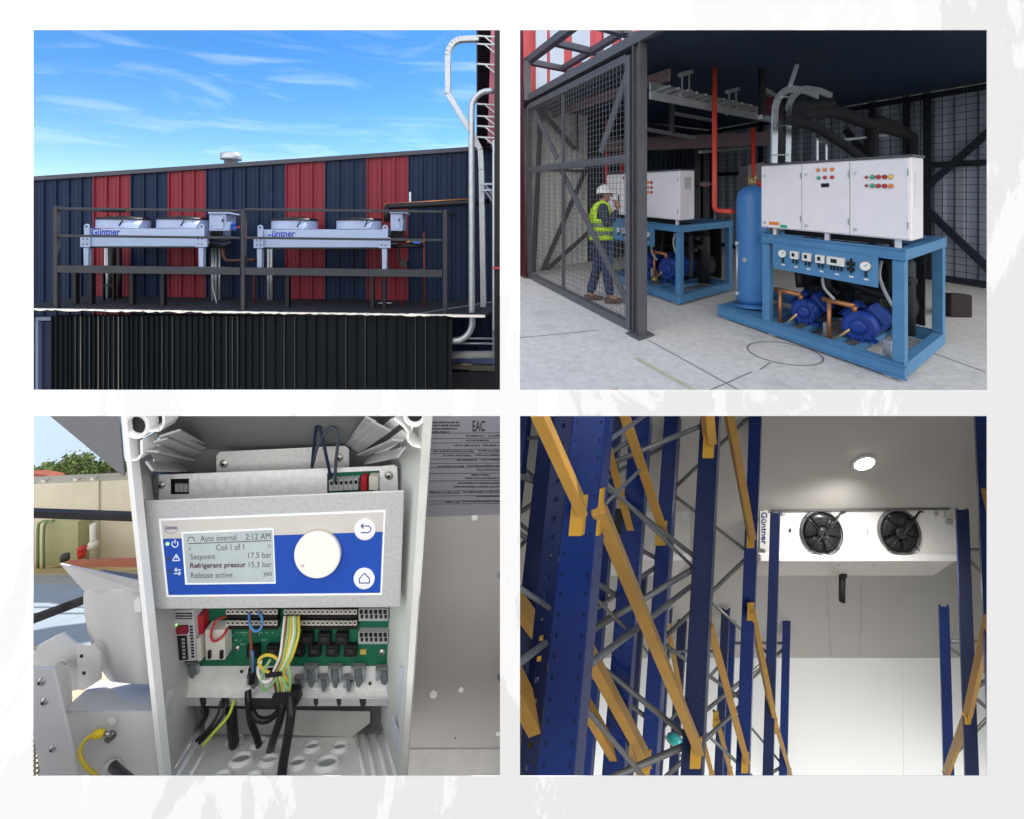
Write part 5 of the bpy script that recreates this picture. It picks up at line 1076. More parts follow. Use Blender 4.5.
# casing sheet with the rating plate on the right
t = thing('casing_panel', W(470, 790, 1.8), 'flat grey casing sheet with small round holes right of the box', 'panel')
cz = mat('casing sheet', (.42, .395, .385), .5, var=.04, scale=3)
holes = [(474.8, 517.2, 3.6), (433.2, 694.2, 4.2), (461, 689.5, 3)]
m = MB(); us = [405, 515]; 
m.pbox(400, 400, 505, 749, 1.80, 1.805); m.build('sheet', cz, t)
m = MB(); m.ppoly([(400, 749.3), (505, 749.3), (505, 800), (400, 800)], 1.795, 1.805); m.build('folded_edge', mat('casing fold', (.44, .43, .42), .5), t)
for u, v, r in holes:
    m = MB(); m.lathe(W(u, v, 1.7995), (0, -1, 0), [(0, PX(r, 1.8)), (.003, PX(r*.9, 1.8)), (.004, PX(r*.5, 1.8))], 18); m.build('bright_hole_disc', mat('bright hole white', (.86, .86, .84), .4), t)  # white discs stand in for the bright background seen through the holes
m = MB(); m.lathe(W(455.5, 738, 1.7995), (0, -1, 0), [(0, .003), (.001, .003)], 8); m.build('rivet', blk, t)
m = MB(); m.pbox(496, 732, 501, 736, 1.796, 1.7995); m.build('edge_clip', rim_pale, t)
t = thing('rating_plate', W(465, 517, 1.797), 'dull grey printed rating sheet with black lines on the casing', 'sign')
m = MB(); m.ppoly([(427, 400), (504, 400), (504, 514), (424, 517)], 1.796, 1.7985); m.build('sheet', mat('rating sheet', (.24, .235, .265), .5, var=.03), t)
pk = mat('print black', (.03, .03, .04), .5)
ptext('EAC', 'lettering', pk, t, 472.5, 420.5, 485, 431.5, 1.7955, bold=.02)
m = MB(); rr = random.Random(2)
for v in (433.2, 438.5, 443, 449.5, 453.5, 459, 463.5, 467.5, 473.5, 481, 491, 496, 501, 504):
    m.ppoly([(429, v), (502, v-.6), (502, v-.25), (429, v+.35)], 1.7948, 1.7955)
o_ = m.build('ruled_lines', pk, t); o_['kind'] = 'stuff'
m = MB()
def marks(u0, u1, v, h):
    u = u0
    while u < u1-.6:
        w = min(rr.uniform(.5, 1.9), u1-u); hh = h*rr.uniform(.6, 1); m.pbox(u, v+h-hh, u+w, v+h, 1.7946, 1.7953); u += w+rr.choice((.25, .3, .35, .9))
for u0, u1, v in ((431, 459, 421.5), (431, 460, 424.5), (431, 457, 427.8), (431, 450, 431)): marks(u0, u1, v, 1.7)
for u0, u1, v in ((466, 484, 435), (488, 502, 435), (466, 490, 439.6), (454, 480, 444.7), (483, 502, 444.5), (433, 474, 450.5), (478, 502, 450), (443, 472, 454.8), (475, 502, 454.4), (457, 477, 459.3), (481, 502, 459), (438, 464, 465.6), (467, 502, 465), (477, 502, 469), (471, 490, 474.2), (465, 502, 477.4), (458, 502, 482.4), (454, 502, 486), (430, 460, 492), (463, 502, 491.4), (476, 502, 495.4), (446, 460, 501.2), (463, 502, 500.6)): marks(u0, u1, v, 1.5)
o_ = m.build('printed_lines', pk, t); o_['kind'] = 'stuff'

# cooler casing, hood and bracket at the left
t = thing('cooler_end_box', W(110, 790, 1.6), 'pale grey metal end box with an earth screw left of the junction box', 'box')
A = [W(62.6, 709.5, 1.47), W(153, 711, 1.47), W(160, 800, 1.44), W(80, 800, 1.44)]; dd = Vector((.05, .42, .055))
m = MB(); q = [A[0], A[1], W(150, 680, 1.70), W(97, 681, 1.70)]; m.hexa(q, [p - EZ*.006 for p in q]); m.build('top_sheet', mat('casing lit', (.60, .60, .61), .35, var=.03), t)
m = MB(); m.hexa([p - EZ*.007 if i < 2 else p for i, p in enumerate(A)], [p + Vector((0, .008, -.007 if i < 2 else 0)) for i, p in enumerate(A)]); m.build('front_sheet', casing, t, bevel=.002)
m = MB(); q = [A[0]+Vector((-.002, 0, -.007)), W(96.5, 682, 1.70), W(100, 790, 1.70), A[3]+Vector((-.002, 0, 0))]; m.hexa(q, [p + Vector((-.004, .002, 0)) for p in q]); m.build('side_sheet', casing, t)
m = MB(); m.lathe(W(112, 734.5, 1.455), (0, -1, 0), [(0, .014), (.004, .014), (.005, .011), (.016, .011)], 20); m.build('earth_screw', mat('dark bolt', (.14, .13, .12), .35, metal=.7), t)
m = MB(); m.lathe(W(112, 720.8, 1.4555), (0, -1, 0), [(0, .013), (.001, .013)], 20); m.build('earth_mark', mat('earth mark', (.68, .67, .66), .5), t)
m = MB(); m.lathe(W(114, 768, 1.45), (0.1, -1, 0), [(0, .032), (.008, .032), (.02, .024), (.022, .016)], 24); m.build('cable_gland', cream, t)
cable('cable', [(113, 766, 1.43), (119, 772, 1.40), (128, 780, 1.36), (140, 792, 1.33)], .0135, cb_black, 'black cable leaving the gland of the pale end box')
yg = mat('yellow green cable', (.62, .46, .03), .4, var=.1)
cable('earth_cable', [(103, 733.5, 1.44), (92, 735, 1.43), (83, 743, 1.42), (80, 753, 1.41), (84, 764, 1.40), (94, 774, 1.39), (106, 786, 1.38)], .0055, yg, 'yellow-green earth cable looping from its screw')
m = MB(); m.tube([W(93, 734, 1.432), W(104, 733.6, 1.442)], .0115, 10); m.mi = 1; m.tube([W(104, 733.6, 1.441), W(110, 734.4, 1.441)], .006, 8); m.build('cable_lug', [mat('lug yellow', (.72, .52, .02), .4), chrome], label='yellow cable lug on the earth screw', cat='lug')
t = thing('fan_hood', W(118, 690, 1.62), 'pale grey curved fan hood with a flared flange above the end box', 'hood')
m = MB()
rows = [((85, 588), (142, 588)), ((84, 600), (143, 600)), ((86, 618), (146, 620)), ((90, 636), (148, 640)), ((96, 655), (150, 660)), ((103, 671), (152, 674)), ((112, 681), (152, 685))]
prev = None
for (a, b) in rows:
    cur = []
    for k in range(13):
        f = k/12; cur.append(W(a[0]+(b[0]-a[0])*f, a[1]+(b[1]-a[1])*f, 1.72-.17*math.sin(math.pi*(.12+.55*f))))
    if prev:
        for k in range(12): fc = m.face([prev[k], prev[k+1], cur[k+1], cur[k]]); fc.smooth = True
    prev = cur
bmesh.ops.remove_doubles(m.bm, verts=m.bm.verts, dist=1e-5)
h = m.build('hood_skin', casing, t); so = h.modifiers.new('Solid', 'SOLIDIFY'); so.thickness = .006; ss = h.modifiers.new('Sub', 'SUBSURF'); ss.levels = 1; ss.render_levels = 2
m = MB(); pq(m, [(60, 564, 1.60), (140, 582, 1.52), (143, 592, 1.53), (83, 590, 1.58)], .006); m.build('flange', mat('flange paint', (.55, .545, .53), .45), t)
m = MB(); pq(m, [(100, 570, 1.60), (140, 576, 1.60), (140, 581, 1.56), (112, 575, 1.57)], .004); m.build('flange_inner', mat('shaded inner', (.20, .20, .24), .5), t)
m = MB(); m.ppoly([(133.5, 600), (140, 599), (141, 612), (134.5, 612)], 1.545, 1.56); m.build('catch', rim_pale, t)
m = MB(); o = W(89, 621, 1.655); m.lathe(o, (-.55, -.83, 0), [(0, .030), (.003, .030)], 22); k = m.build('round_badge', mat('badge grey', (.28, .27, .30), .5), t)
m = MB(); m.lathe(o + Vector((-.0018, -.0028, 0)), (-.55, -.83, 0), [(0, .019), (.001, .019)], 18); m.build('badge_center', casing, k)
t = thing('bracket', W(55, 795, 1.45), 'pale bent metal bracket with bolts at the lower left edge', 'bracket')
m = MB(); pq(m, [(20, 668, 1.42), (53, 669, 1.42), (83, 795, 1.40), (44, 795, 1.40)], .008); m.build('front_plate', casing, t, bevel=.002)
m = MB(); pq(m, [(53.3, 669, 1.421), (58, 664, 1.47), (69, 668, 1.52), (71.5, 700, 1.52)], .004); m.build('side_flange', casing, t)
m = MB(); pq(m, [(53.4, 669.5, 1.424), (71.5, 700, 1.52), (70, 706, 1.52), (61, 722, 1.424)], .004); m.build('side_flange', casing, t)
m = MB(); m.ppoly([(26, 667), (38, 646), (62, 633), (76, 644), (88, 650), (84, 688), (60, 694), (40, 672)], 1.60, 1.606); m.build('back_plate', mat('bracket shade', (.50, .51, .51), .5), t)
m = MB(); m.ppoly([(77, 645), (87, 648), (93, 645), (100, 656), (100, 680), (84, 690), (78, 690)], 1.56, 1.568); m.build('ear_plate', casing, t)
m = MB(); m.tube([W(52, 678, 1.46), W(59, 668, 1.58)], .018, 12); m.build('spacer', cream, t)
for u, v, Y, r in ((41.5, 681, 1.419, 3.4), (45, 701, 1.417, 3.4), (53.2, 748, 1.409, 2.8)): screw(u, v, Y, r, t)
for u, v in ((81.5, 656), (84, 673)):
    m = MB(); m.lathe(W(u, v, 1.5595), (0, -1, 0), [(0, .006), (.001, .006)], 10); m.build('bolt_hole', blk, t)
m = MB(); o = W(60, 783, 1.7)
for i in range(14): m.bar(W(30, 734+i*5, 1.75), W(60, 750+i*5, 1.75), .004)
for i in range(8): m.bar(W(31+i*4, 735+i*2, 1.752), W(31+i*4, 800, 1.752), .004)
m.build('wire_guard', mat('dark wire grid', (.06, .06, .06), .4), label='dark wire grid behind the pale bracket', cat='guard')

# the yard behind
Yy = 9.0
sky_m = mat('bright sky', (.1, .1, .1), 1.0, emit=(.62, .80, .95), estr=.46)
m = MB(); P = [W(505 if k > 99 else u, v, 16) for k, (u, v) in enumerate(((-30, 400), (170, 400), (170, 520), (-30, 520)))]; m.hexa(P, [p + Vector((0, .05, 0)) for p in P]); m.build('sky', sky_m, kind='structure')
wm = mat('sunny concrete wall', (.58, .53, .42), .9, var=.1, scale=.8, dirt=((.44, .39, .30), .55, .7))  # sunlight on the wall is put into its warm, raised colour
t = thing('yard_wall', W(100, 570, Yy), 'beige concrete yard wall beyond the black railing', 'wall')
m = MB(); m.ppoly([(-30, 487), (60, 483), (170, 478), (170, 575), (-30, 575)], Yy, Yy+.3); m.build('wall_panel', wm, t)
for u in (30, 98, 152):
    m = MB(); m.pbox(u, 480, u+.9, 570, Yy-.03, Yy-.002); m.build('joint_post', mat('joint', (.48, .43, .34), .9), t)
for u in (44, 76, 93):
    m = MB(); m.bar(W(u-2, 488-.05*(u-30), Yy+.1), W(u+1.5, 480-.05*(u-30), Yy+.1), .08); m.build('spike', cream, t)
m = MB(); m.ppoly([(46, 523), (78, 522), (78, 566), (46, 566)], Yy-.35, Yy-.1); m.build('green_cabinet', mat('olive cabinet', (.38, .38, .22), .7, var=.1), label='olive green cabinet standing before the beige yard wall', cat='cabinet')
t = thing('pipe_rack', W(45, 566, Yy-.5), 'thin green pipe frame beside the olive cabinet', 'frame'); gp = mat('green pipe', (.16, .22, .09), .5)
for u in (38, 44): 
    m = MB(); m.tube(smooth_path([W(u, 570, Yy-.5), W(u, 530, Yy-.5), W(u+3, 522, Yy-.5), W(u+10, 521, Yy-.5)], 4), .022, 8); m.build('pipe', gp, t)
m = MB(); m.tube([W(93, 524, Yy-.3), W(93, 565, Yy-.3)], .05, 8); m.ball(W(93, 545, Yy-.3), .09); m.build('standpipe', cream, label='pale standpipe on the yard wall right of the olive cabinet', cat='pipe')
m = MB(); o = W(82, 557, Yy-.7); m.lathe(o, EZ, [(0, .06), (.10, .07), (.14, .05), (.17, .08), (.2, .02)], 14); m.build('hydrant', red_pipe, label='small red hydrant in front of the beige yard wall', cat='hydrant')
m = MB(); o = W(65, 560, Yy-.7); m.lathe(o, EZ, [(0, .07), (.09, .07), (.11, .04)], 12); m.build('bucket', mat('dark bucket', (.05, .05, .05), .5), label='small dark bucket left of the red hydrant', cat='bucket')
def quadrow(name, v0, v1, Y0, Y1, mt, label=None, cat=None, kind=None, vr=0):
    m = MB(); q = [W(-40, v1, Y0), W(190, v1+vr, Y0), W(190, v0+vr, Y1), W(-40, v0, Y1)]; m.hexa(q, [p - EZ*.05 for p in q]); m.build(name, mt, label=label, cat=cat, kind=kind)
quadrow('yard_ground', 566, 574, 7.6, 8.98, mat('yard sand', (.62, .47, .22), .9, var=.15, scale=2), kind='structure')
m = MB(); m.ppoly([(66, 562), (150, 559), (150, 567), (74, 567)], 7.55, 7.6); m.build('red_kerb', mat('orange red kerb', (.42, .15, .09), .8), label='orange-red kerb band in front of the yard wall', cat='kerb')
quadrow('pavement', 574.3, 584, 6.6, 7.55, mat('pale pavement', (.52, .48, .42), .9, var=.1, scale=2), kind='structure')
quadrow('road', 584.4, 645, 4.4, 6.55, mat('wet bluish asphalt', (.34, .41, .47), .45, var=.1, scale=1.5, streak=(3, .3, 1)), kind='structure')
quadrow('yard_edge', 645.4, 800, 2.6, 4.35, mat('yellowish paving', (.55, .46, .30), .9, var=.25, scale=3), kind='structure')
t = thing('black_railing', W(80, 515, 4.0), 'black railing bars crossing the view of the yard', 'railing')
m = MB(); m.bar(W(20, 512.5, 4.0), W(150, 517, 4.0), .055); m.build('rail', cb_black, t)
m = MB(); m.bar(W(20, 624, 3.4), W(92, 597, 3.9), .05); m.build('rail', cb_black, t)
t = thing('tile_roof_house', W(45, 487, 12), 'low house with a red roof beyond the yard wall', 'house')
m = MB(); m.ppoly([(-20, 486), (-20, 476), (38, 474), (56, 477), (62, 486)], 11.5, 11.7); m.build('roof', mat('red roof tiles', (.28, .085, .05), .8, var=.2), t)
m = MB(); m.pbox(-20, 486, 60, 500, 11.75, 12.0); m.build('house_wall', wm, t)
leafm = mat('tree leaves', (.09, .13, .035), .7, var=.45, scale=3)
barkm = mat('bark', (.08, .06, .045), .9)
def ytree(u, v, ru, rv, Y, label, seed):
    rnd = random.Random(seed); t = thing('tree', W(u, 500, Y), label, 'tree', 'trees beyond the yard wall')
    m = MB(); m.tube([W(u, 510, Y), W(u+.5, v+rv*.3, Y)], [.16, .07], 8)
    for k in range(4): m.tube([W(u+.3, v+rv*.8, Y), W(u+rnd.uniform(-ru, ru)*.7, v-rnd.uniform(0, rv)*.6, Y+rnd.uniform(-.3, .3))], [.06, .02], 6)
    m.build('trunk', barkm, t)
    m = MB(); s = PX(1, Y)
    cl = [(rnd.uniform(-1, 1)*ru*.75, rnd.uniform(-1, .8)*rv*.75) for _ in range(16)]
    for i in range(1500):
        c = rnd.choice(cl); p = W(u+c[0]+rnd.gauss(0, ru*.22), v+c[1]+rnd.gauss(0, rv*.24), Y+rnd.gauss(0, .5)); a = Vector((rnd.gauss(0, 1), rnd.gauss(0, 1), rnd.gauss(0, 1))).normalized(); b = a.cross(Vector((rnd.gauss(0, 1), rnd.gauss(0, 1), .3))).normalized(); k = rnd.uniform(.03, .07)
        m.face([p-a*k, p+b*k*.6, p+a*k, p-b*k*.6])
    m.build('crown', leafm, t)
ytree(78, 470, 17, 15, 13.5, 'bushy green tree above the beige yard wall', 1)
ytree(56, 473, 12, 9, 14.2, 'darker low tree above the red roof', 2)
ytree(118, 470, 16, 11, 13.8, 'small tree half hidden behind the junction box hood', 3)
ytree(99, 472, 13, 10, 14.6, 'leafy tree standing between the bushy tree and the hood', 5)
ytree(36, 474, 12, 8, 15, 'dark tree crown at the left edge behind the red roof', 6)
# ================================================================ SET 4: cold store with pallet racks and a ceiling evaporator
VD = W(852, 1050, 1.0); VV = W(857, -2400, 1.0)            # depth direction and up direction of the room
G1 = VD.normalized(); G3 = VV.normalized(); GX = EX
Y_end = 9.0; WC = W(852, 658, Y_end)                        # foot of the ceiling at the end wall, aisle middle
def P4(x, d, h): return WC + GX*x - G1*d + G3*h             # x across, d towards the viewer, h above the ceiling line
def on_plane(u, v, p0, n): r = ray(u, v); return r * (n.dot(p0) / n.dot(r))
n_wall = GX.cross(G3); n_ceil = GX.cross(G1); n_row = G1.cross(G3)
wallw = mat('white wall panel', (.80, .82, .81), .35, var=.015, scale=.8)
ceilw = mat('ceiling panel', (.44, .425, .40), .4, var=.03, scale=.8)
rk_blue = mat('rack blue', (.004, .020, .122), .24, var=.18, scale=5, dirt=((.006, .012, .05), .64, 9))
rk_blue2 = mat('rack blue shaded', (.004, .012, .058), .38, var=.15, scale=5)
rk_yel = mat('rack ochre', (.42, .225, .040), .42, var=.14, scale=4, dirt=((.22, .12, .04), .62, 11))
rk_yel2 = mat('rack bracket yellow', (.42, .23, .025), .4, var=.08)
brace_m = mat('zinc brace', (.15, .155, .16), .38, metal=.35, var=.15, scale=10)
def slab(pts, n, th, name, mt, **kw):
    m = MB(); m.hexa(pts, [p + n*th for p in pts]); return m.build(name, mt, **kw)
nw = n_wall.normalized(); nw = nw if nw.y > 0 else -nw
nc = n_ceil.normalized(); nc = nc if nc.z > 0 else -nc
def wq(u, v): return on_plane(u, v, WC, n_wall)
def cq(u, v): return on_plane(u, v, WC, n_ceil)
slab([wq(505, 657.9), wq(1041, 657.9), wq(1041, 802), wq(505, 802)], nw, .1, 'end_wall', wallw, label='smooth white end wall of the cold store below the evaporator', cat='wall')
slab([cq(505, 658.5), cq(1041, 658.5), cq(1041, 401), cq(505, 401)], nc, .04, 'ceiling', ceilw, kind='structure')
for u_, lb in ((1040, 'white right side wall of the cold store'), (505.5, 'white left side wall of the cold store')):
    sgn = 1 if u_ > 900 else -1
    slab([W(u_, 401, 1.3), cq(u_, 401.5), cq(u_, 658), wq(u_, 800), W(u_, 802, 1.3)], EX*sgn, .004, 'side_wall', wallw, label=lb, cat='wall')
m = MB()
for x in (-1.6, 1.0): m.bar(P4(x, .004, 0), P4(x, .004, -2.6), .006, .012, up=nw)
m.build('panel_joints', mat('joint line', (.72, .74, .73), .5), kind='structure')
m = MB()
for x in (-.42, .16, -2.5, 1.9): m.bar(P4(x, 0.05, -.003), P4(x, 3.3, -.003), .008, .006, up=nc)
m.build('ceiling_joints', mat('ceiling joint', (.40, .39, .37), .5), kind='structure')
# lamp
lp4 = on_plane(863, 462, WC, n_ceil)
t = thing('ceiling_lamp', lp4, 'round lit lamp on the grey ceiling above the evaporator', 'lamp')
m = MB(); m.lathe(lp4 - nc*.001, -nc, [(0, .15), (.02, .15), (.028, .13)], 32); m.build('lamp_body', white_plain, t)
m = MB(); m.lathe(lp4 - nc*.030, -nc, [(0, .125), (.01, .11), (.018, .06), (.02, .005)], 32); m.build('lamp_glass', mat('lit glass', (.9, .9, .85), .4, emit=(1, .96, .86), estr=9), t)
ld = bpy.data.lights.new('Lamp', 'SPOT'); ld.energy = 190; ld.spot_size = R(150); ld.spot_blend = 1.0; ld.shadow_soft_size = .12; ld.color = (1, .97, .92)
lo = bpy.data.objects.new('lamp_light', ld); scene.collection.objects.link(lo); lo.parent = t; lo.location = -nc*.32; lo.rotation_euler = (-G3).to_track_quat('-Z', 'Y').to_euler() 

# evaporator
pe = on_plane(852, 511, WC, n_ceil)                          # top edge of its face on the ceiling
def fe(u, v, off=0.0): return on_plane(u, v, pe, n_wall) - nw*off
t = thing('evaporator', fe(861, 588), 'white ceiling evaporator with two black fans at the end of the aisle', 'evaporator')
ew = mat('evaporator white', (.66, .65, .63), .3, var=.03, scale=3, coat=.2)
def plate(pts, th, name, mt, par, bevel=0):
    m = MB(); m.hexa(pts, [p + nw*th for p in pts]); return m.build(name, mt, par, bevel=bevel)
F0 = [fe(765, 510.5), fe(957, 509), fe(956.5, 554), fe(765.5, 554)]
plate(F0, .02, 'front_panel', ew, t)
m = MB(); q0 = [p + nw*.021 for p in F0]; m.hexa(q0, [p + nw*.75 for p in q0]); m.build('housing', ew, t)
plate([fe(759, 553.5, .04), fe(957.5, 553.5, .04), fe(957, 559.5, .04), fe(759.5, 559.5, .04)], .06, 'front_lip', white_plain, t)
# drip tray: underside sloping to the rear
q = [fe(759.5, 559.5, .0), fe(957, 559.5, .0), fe(953, 588) + nw*.30, fe(766, 588) + nw*.30]
m = MB(); m.hexa(q, [p + nw*.02 + G3*.02 for p in q]); m.build('drip_tray', mat('tray underside', (.62, .60, .57), .3, var=.05, scale=2, coat=.2), t)
m = MB(); q = [fe(764, 510, .012), fe(768.5, 510, .012), fe(768.5, 550, .012), fe(764, 550, .012)]; m.hexa(q, [p + nw*.01 for p in q]); m.build('name_strip', ew, t)
ul = fe(764.2, 546, .05); txt_up = fe(764.2, 512, .05) - ul
# lettering reads downwards along the strip
q = [fe(759.5, 510.5, .016), fe(767.2, 510.5, .016), fe(767.2, 548, .016), fe(759.5, 548, .016)]
plate(q, .003, 'lettering_strip', ew, t)
a = fe(760.8, 511.5, .02); text('Güntner', 'lettering', mat('deep blue ink', (.015, .025, .16), .5), t, a, fe(760.8, 543, .02) - a, fe(766.2, 511.5, .02) - a, (fe(760.8, 543.5, .02) - a).length, (fe(766.4, 511.5, .02) - a).length, .002, .01)
fan_b = mat('fan black', (.020, .021, .022), .32, var=.3, scale=6)
for u, v in ((821, 532), (898.5, 531.5)):
    c = fe(u, v, .0); r = (fe(u+20.3, v) - fe(u, v)).length
    ax = -nw; uu = GX; vv = uu.cross(ax).normalized()
    m = MB(); m.lathe(c, ax, [(0, r*1.05), (.03, r*1.03), (.035, r*.97), (.0, r*.93)], 48, caps=False); fr_ = m.build('fan_ring', mat('fan ring grey', (.12, .12, .13), .4), t)
    m = MB(); m.lathe(c + ax*.004, ax, [(0, r*.94), (.002, r*.94)], 40); m.build('fan_well', mat('well black', (.012, .012, .013), .5), fr_)
    for k in range(5):
        a0 = 2*math.pi*k/5 + .3; m = MB(); pr = None
        for i in range(7):
            th0 = a0 + 1.18*i/6; z = .012 + .03*i/6; cur = [c + ax*z + (uu*math.cos(th0)+vv*math.sin(th0))*rr for rr in (r*.25, r*.55, r*.88)]
            if pr:
                for j_ in range(2): f = m.face([pr[j_], pr[j_+1], cur[j_+1], cur[j_]]); f.smooth = True
            pr = cur
        bmesh.ops.remove_doubles(m.bm, verts=m.bm.verts, dist=1e-5)
        bl = m.build('blade', fan_b, fr_); so = bl.modifiers.new('Solid', 'SOLIDIFY'); so.thickness = .006
    m = MB(); m.lathe(c + ax*.02, ax, [(0, r*.27), (.04, r*.26), (.05, r*.2)], 24); m.build('hub', fan_b, fr_)
    m = MB()
    for q in (.30, .44, .58, .72, .86, .97):
        m.tube([c + ax*(.07-.03*q) + (uu*math.cos(x)+vv*math.sin(x))*r*q for x in [2*math.pi*i/40 for i in range(41)]], .0028, 4)
    for i in range(4):
        x = math.pi/4 + math.pi/2*i; m.tube([c + ax*.068 + (uu*math.cos(x)+vv*math.sin(x))*r*.1, c + ax*.045 + (uu*math.cos(x)+vv*math.sin(x))*r*1.1], .006, 6)
    m.build('guard', fan_b, fr_)
    m = MB(); m.tube(smooth_path([c + ax*.08, c + ax*.085 + uu*r*.4 + (G3)*r*.45, c + ax*.06 + uu*r*.85 + G3*r*.95, c + ax*.04 + uu*r*1.1 + G3*r*.95], 5), .012, 8); m.build('cable', cb_black, fr_)
for k, (u, v) in enumerate(((789, 530), (866, 531))):
    a = fe(u, v+2, .012); text('12'[k], 'fan_number', blk, t, a, GX, G3, (fe(u+1.5, v) - fe(u, v)).length, (fe(u, v-2) - fe(u, v+2)).length, .001)
for u in (783, 936):
    plate([fe(u-1.6, 507.5, .02), fe(u+1.6, 507.5, .02), fe(u+1.6, 515, .02), fe(u-1.6, 515, .02)], .03, 'hanger_clip', gry, t)
m = MB(); m.bar(fe(770, 509, .05), fe(946, 507, .05), .022); m.build('top_rod', mat('dark rod', (.10, .10, .10), .5), t)
plate([fe(944, 506, .05), fe(953, 505.5, .05), fe(953, 517, .05), fe(944, 517, .05)], .05, 'switch_box', mat('switch grey', (.48, .48, .46), .5), t, .006)
plate([fe(946.5, 518.5, .04), fe(951, 518.5, .04), fe(950, 524, .04), fe(945.5, 523, .04)], .03, 'switch', gry, t)
m = MB()
for u in (782, 936):
    for v in (518, 530, 541, 549): m.lathe(fe(u, v, .001), -nw, [(0, .008), (.003, .008)], 8)
o_ = m.build('rivets', gry, t); o_['kind'] = 'stuff'
p0 = fe(857.5, 586) + nw*.3
m = MB(); m.tube([p0 + G3*.03, p0 - G3*((fe(857, 586) - fe(857, 614)).length*1.05)], .042, 14); m.lathe(p0 + G3*.02, -G3, [(0, .045), (.01, .06), (.05, .06), (.06, .045)], 16); m.build('drain_pipe', mat('black drain', (.02, .02, .022), .4), label='short black drain pipe hanging below the evaporator', cat='pipe')
# second evaporator seen through the racks at the left
def f2(u, v, off=0): return on_plane(u, v, pe, n_wall) - nw*off
t2 = thing('evaporator', f2(610, 590), 'second white evaporator half hidden behind the left racks', 'evaporator')
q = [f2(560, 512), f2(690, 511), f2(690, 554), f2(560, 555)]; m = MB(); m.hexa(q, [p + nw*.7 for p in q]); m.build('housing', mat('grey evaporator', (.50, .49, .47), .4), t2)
plate([f2(585, 553.5, .04), f2(690, 553.5, .04), f2(690, 559, .04), f2(585, 559, .04)], .05, 'front_lip', white_plain, t2)
q = [f2(585, 559.2), f2(690, 559.2), f2(684, 588) + nw*.3, f2(590, 588) + nw*.3]; m = MB(); m.hexa(q, [p + nw*.02 + G3*.02 for p in q]); m.build('drip_tray', ew, t2)
c = f2(613, 521, .03); m = MB(); m.lathe(c, -nw, [(0, .3), (.03, .28), (.0, .24)], 28, caps=False); fr_ = m.build('fan_ring', fan_b, t2); m = MB(); m.lathe(c, -nw, [(0, .25), (.01, .2)], 24); m.build('hub', fan_b, fr_)
c = on_plane(636, 641, WC + G1*-1.2, n_wall); m = MB(); m.bar(c - GX*.1, c + GX*.1, .10, .05); m.build('lamp_body', white_plain, label='small white lamp body seen between the left racks', cat='lamp')

# racks: rows of uprights standing in planes along the aisle
LA = 1.2
rowp = {}
def row_plane(L): return Vector((-L, 0, 0)) if True else None
def up_pt(u, v, L):
    """point of picture (u, v) on the vertical plane at offset L left of the viewer's aisle line"""
    return on_plane(u, v, W(852, 600, 5.0) + GX*(-L) , n_row)
def column_at(u600, L):
    return up_pt(u600, 600, L)
def pt_on(col, v):
    """point of an upright (through col along G3) that shows at picture height v"""
    # W: v = CY - F z / y
    k = (CY - v)/F; s = (k*col.y - col.z)/(G3.z - k*G3.y); return col + G3*s
rack_no = [0]
def upright(col, v0, v1, w, dep, par, mt=None, holes=True):
    """perforated post with a C section facing the aisle"""
    a, b = pt_on(col, v1), pt_on(col, v0); m = MB(); n = -G1
    n = (n - G3*n.dot(G3)).normalized(); x = GX
    def sec(p):
        e = w/2; lip = w*.22
        return [p + x*-e, p + x*e, p + x*e - n*-0 - n*dep, p + x*(e-lip*.0) - n*dep + x*-lip, p + x*(e-lip) - n*dep*.25, p + x*(-e+lip) - n*dep*.25, p + x*(-e+lip) - n*dep, p + x*-e - n*dep]
    m.hexa(sec(a), sec(b)); o = m.build('upright', mt or rk_blue, par, bevel=min(.006, w*.08))
    if holes:
        L = (b-a).length; k = int(L/.075); h = MB(); k = min(k, 60)
        for i in range(k):
            p = a + (b-a)*((i+.5)/k)
            for sx in (-.36, .36):
                q = p + x*w*sx + n*.0015; h.lathe(q, n, [(-.001, .009), (.0006, .009)], 6)
        ho = h.build('slots', mat('slot dark', (.004, .010, .05), .5), o); ho['kind'] = 'stuff'
    return o
def brace(p, q, r, par):
    m = MB(); m.tube([p, q], r, 8); m.build('brace', brace_m, par)
def frame(label, cf, cr, v0, v1, wf, wr, depth, braces, mt=None, holes=True, group='blue pallet racks'):
    """one upright frame: a front and a rear post joined by zinc braces. braces: list of (v on front, v on rear)"""
    t = thing('pallet_rack', pt_on(cf, v1), label, 'pallet rack', group)
    upright(cf, v0, v1, wf, depth, t, mt, holes)
    if cr is not None: upright(cr, v0, v1, wr, depth, t, mt, holes)
    for a, b in braces:
        p = pt_on(cf, a) + G1*.05; q = (pt_on(cr, b) if cr is not None else b) + G1*.05; brace(p, q, .020, t)
    return t
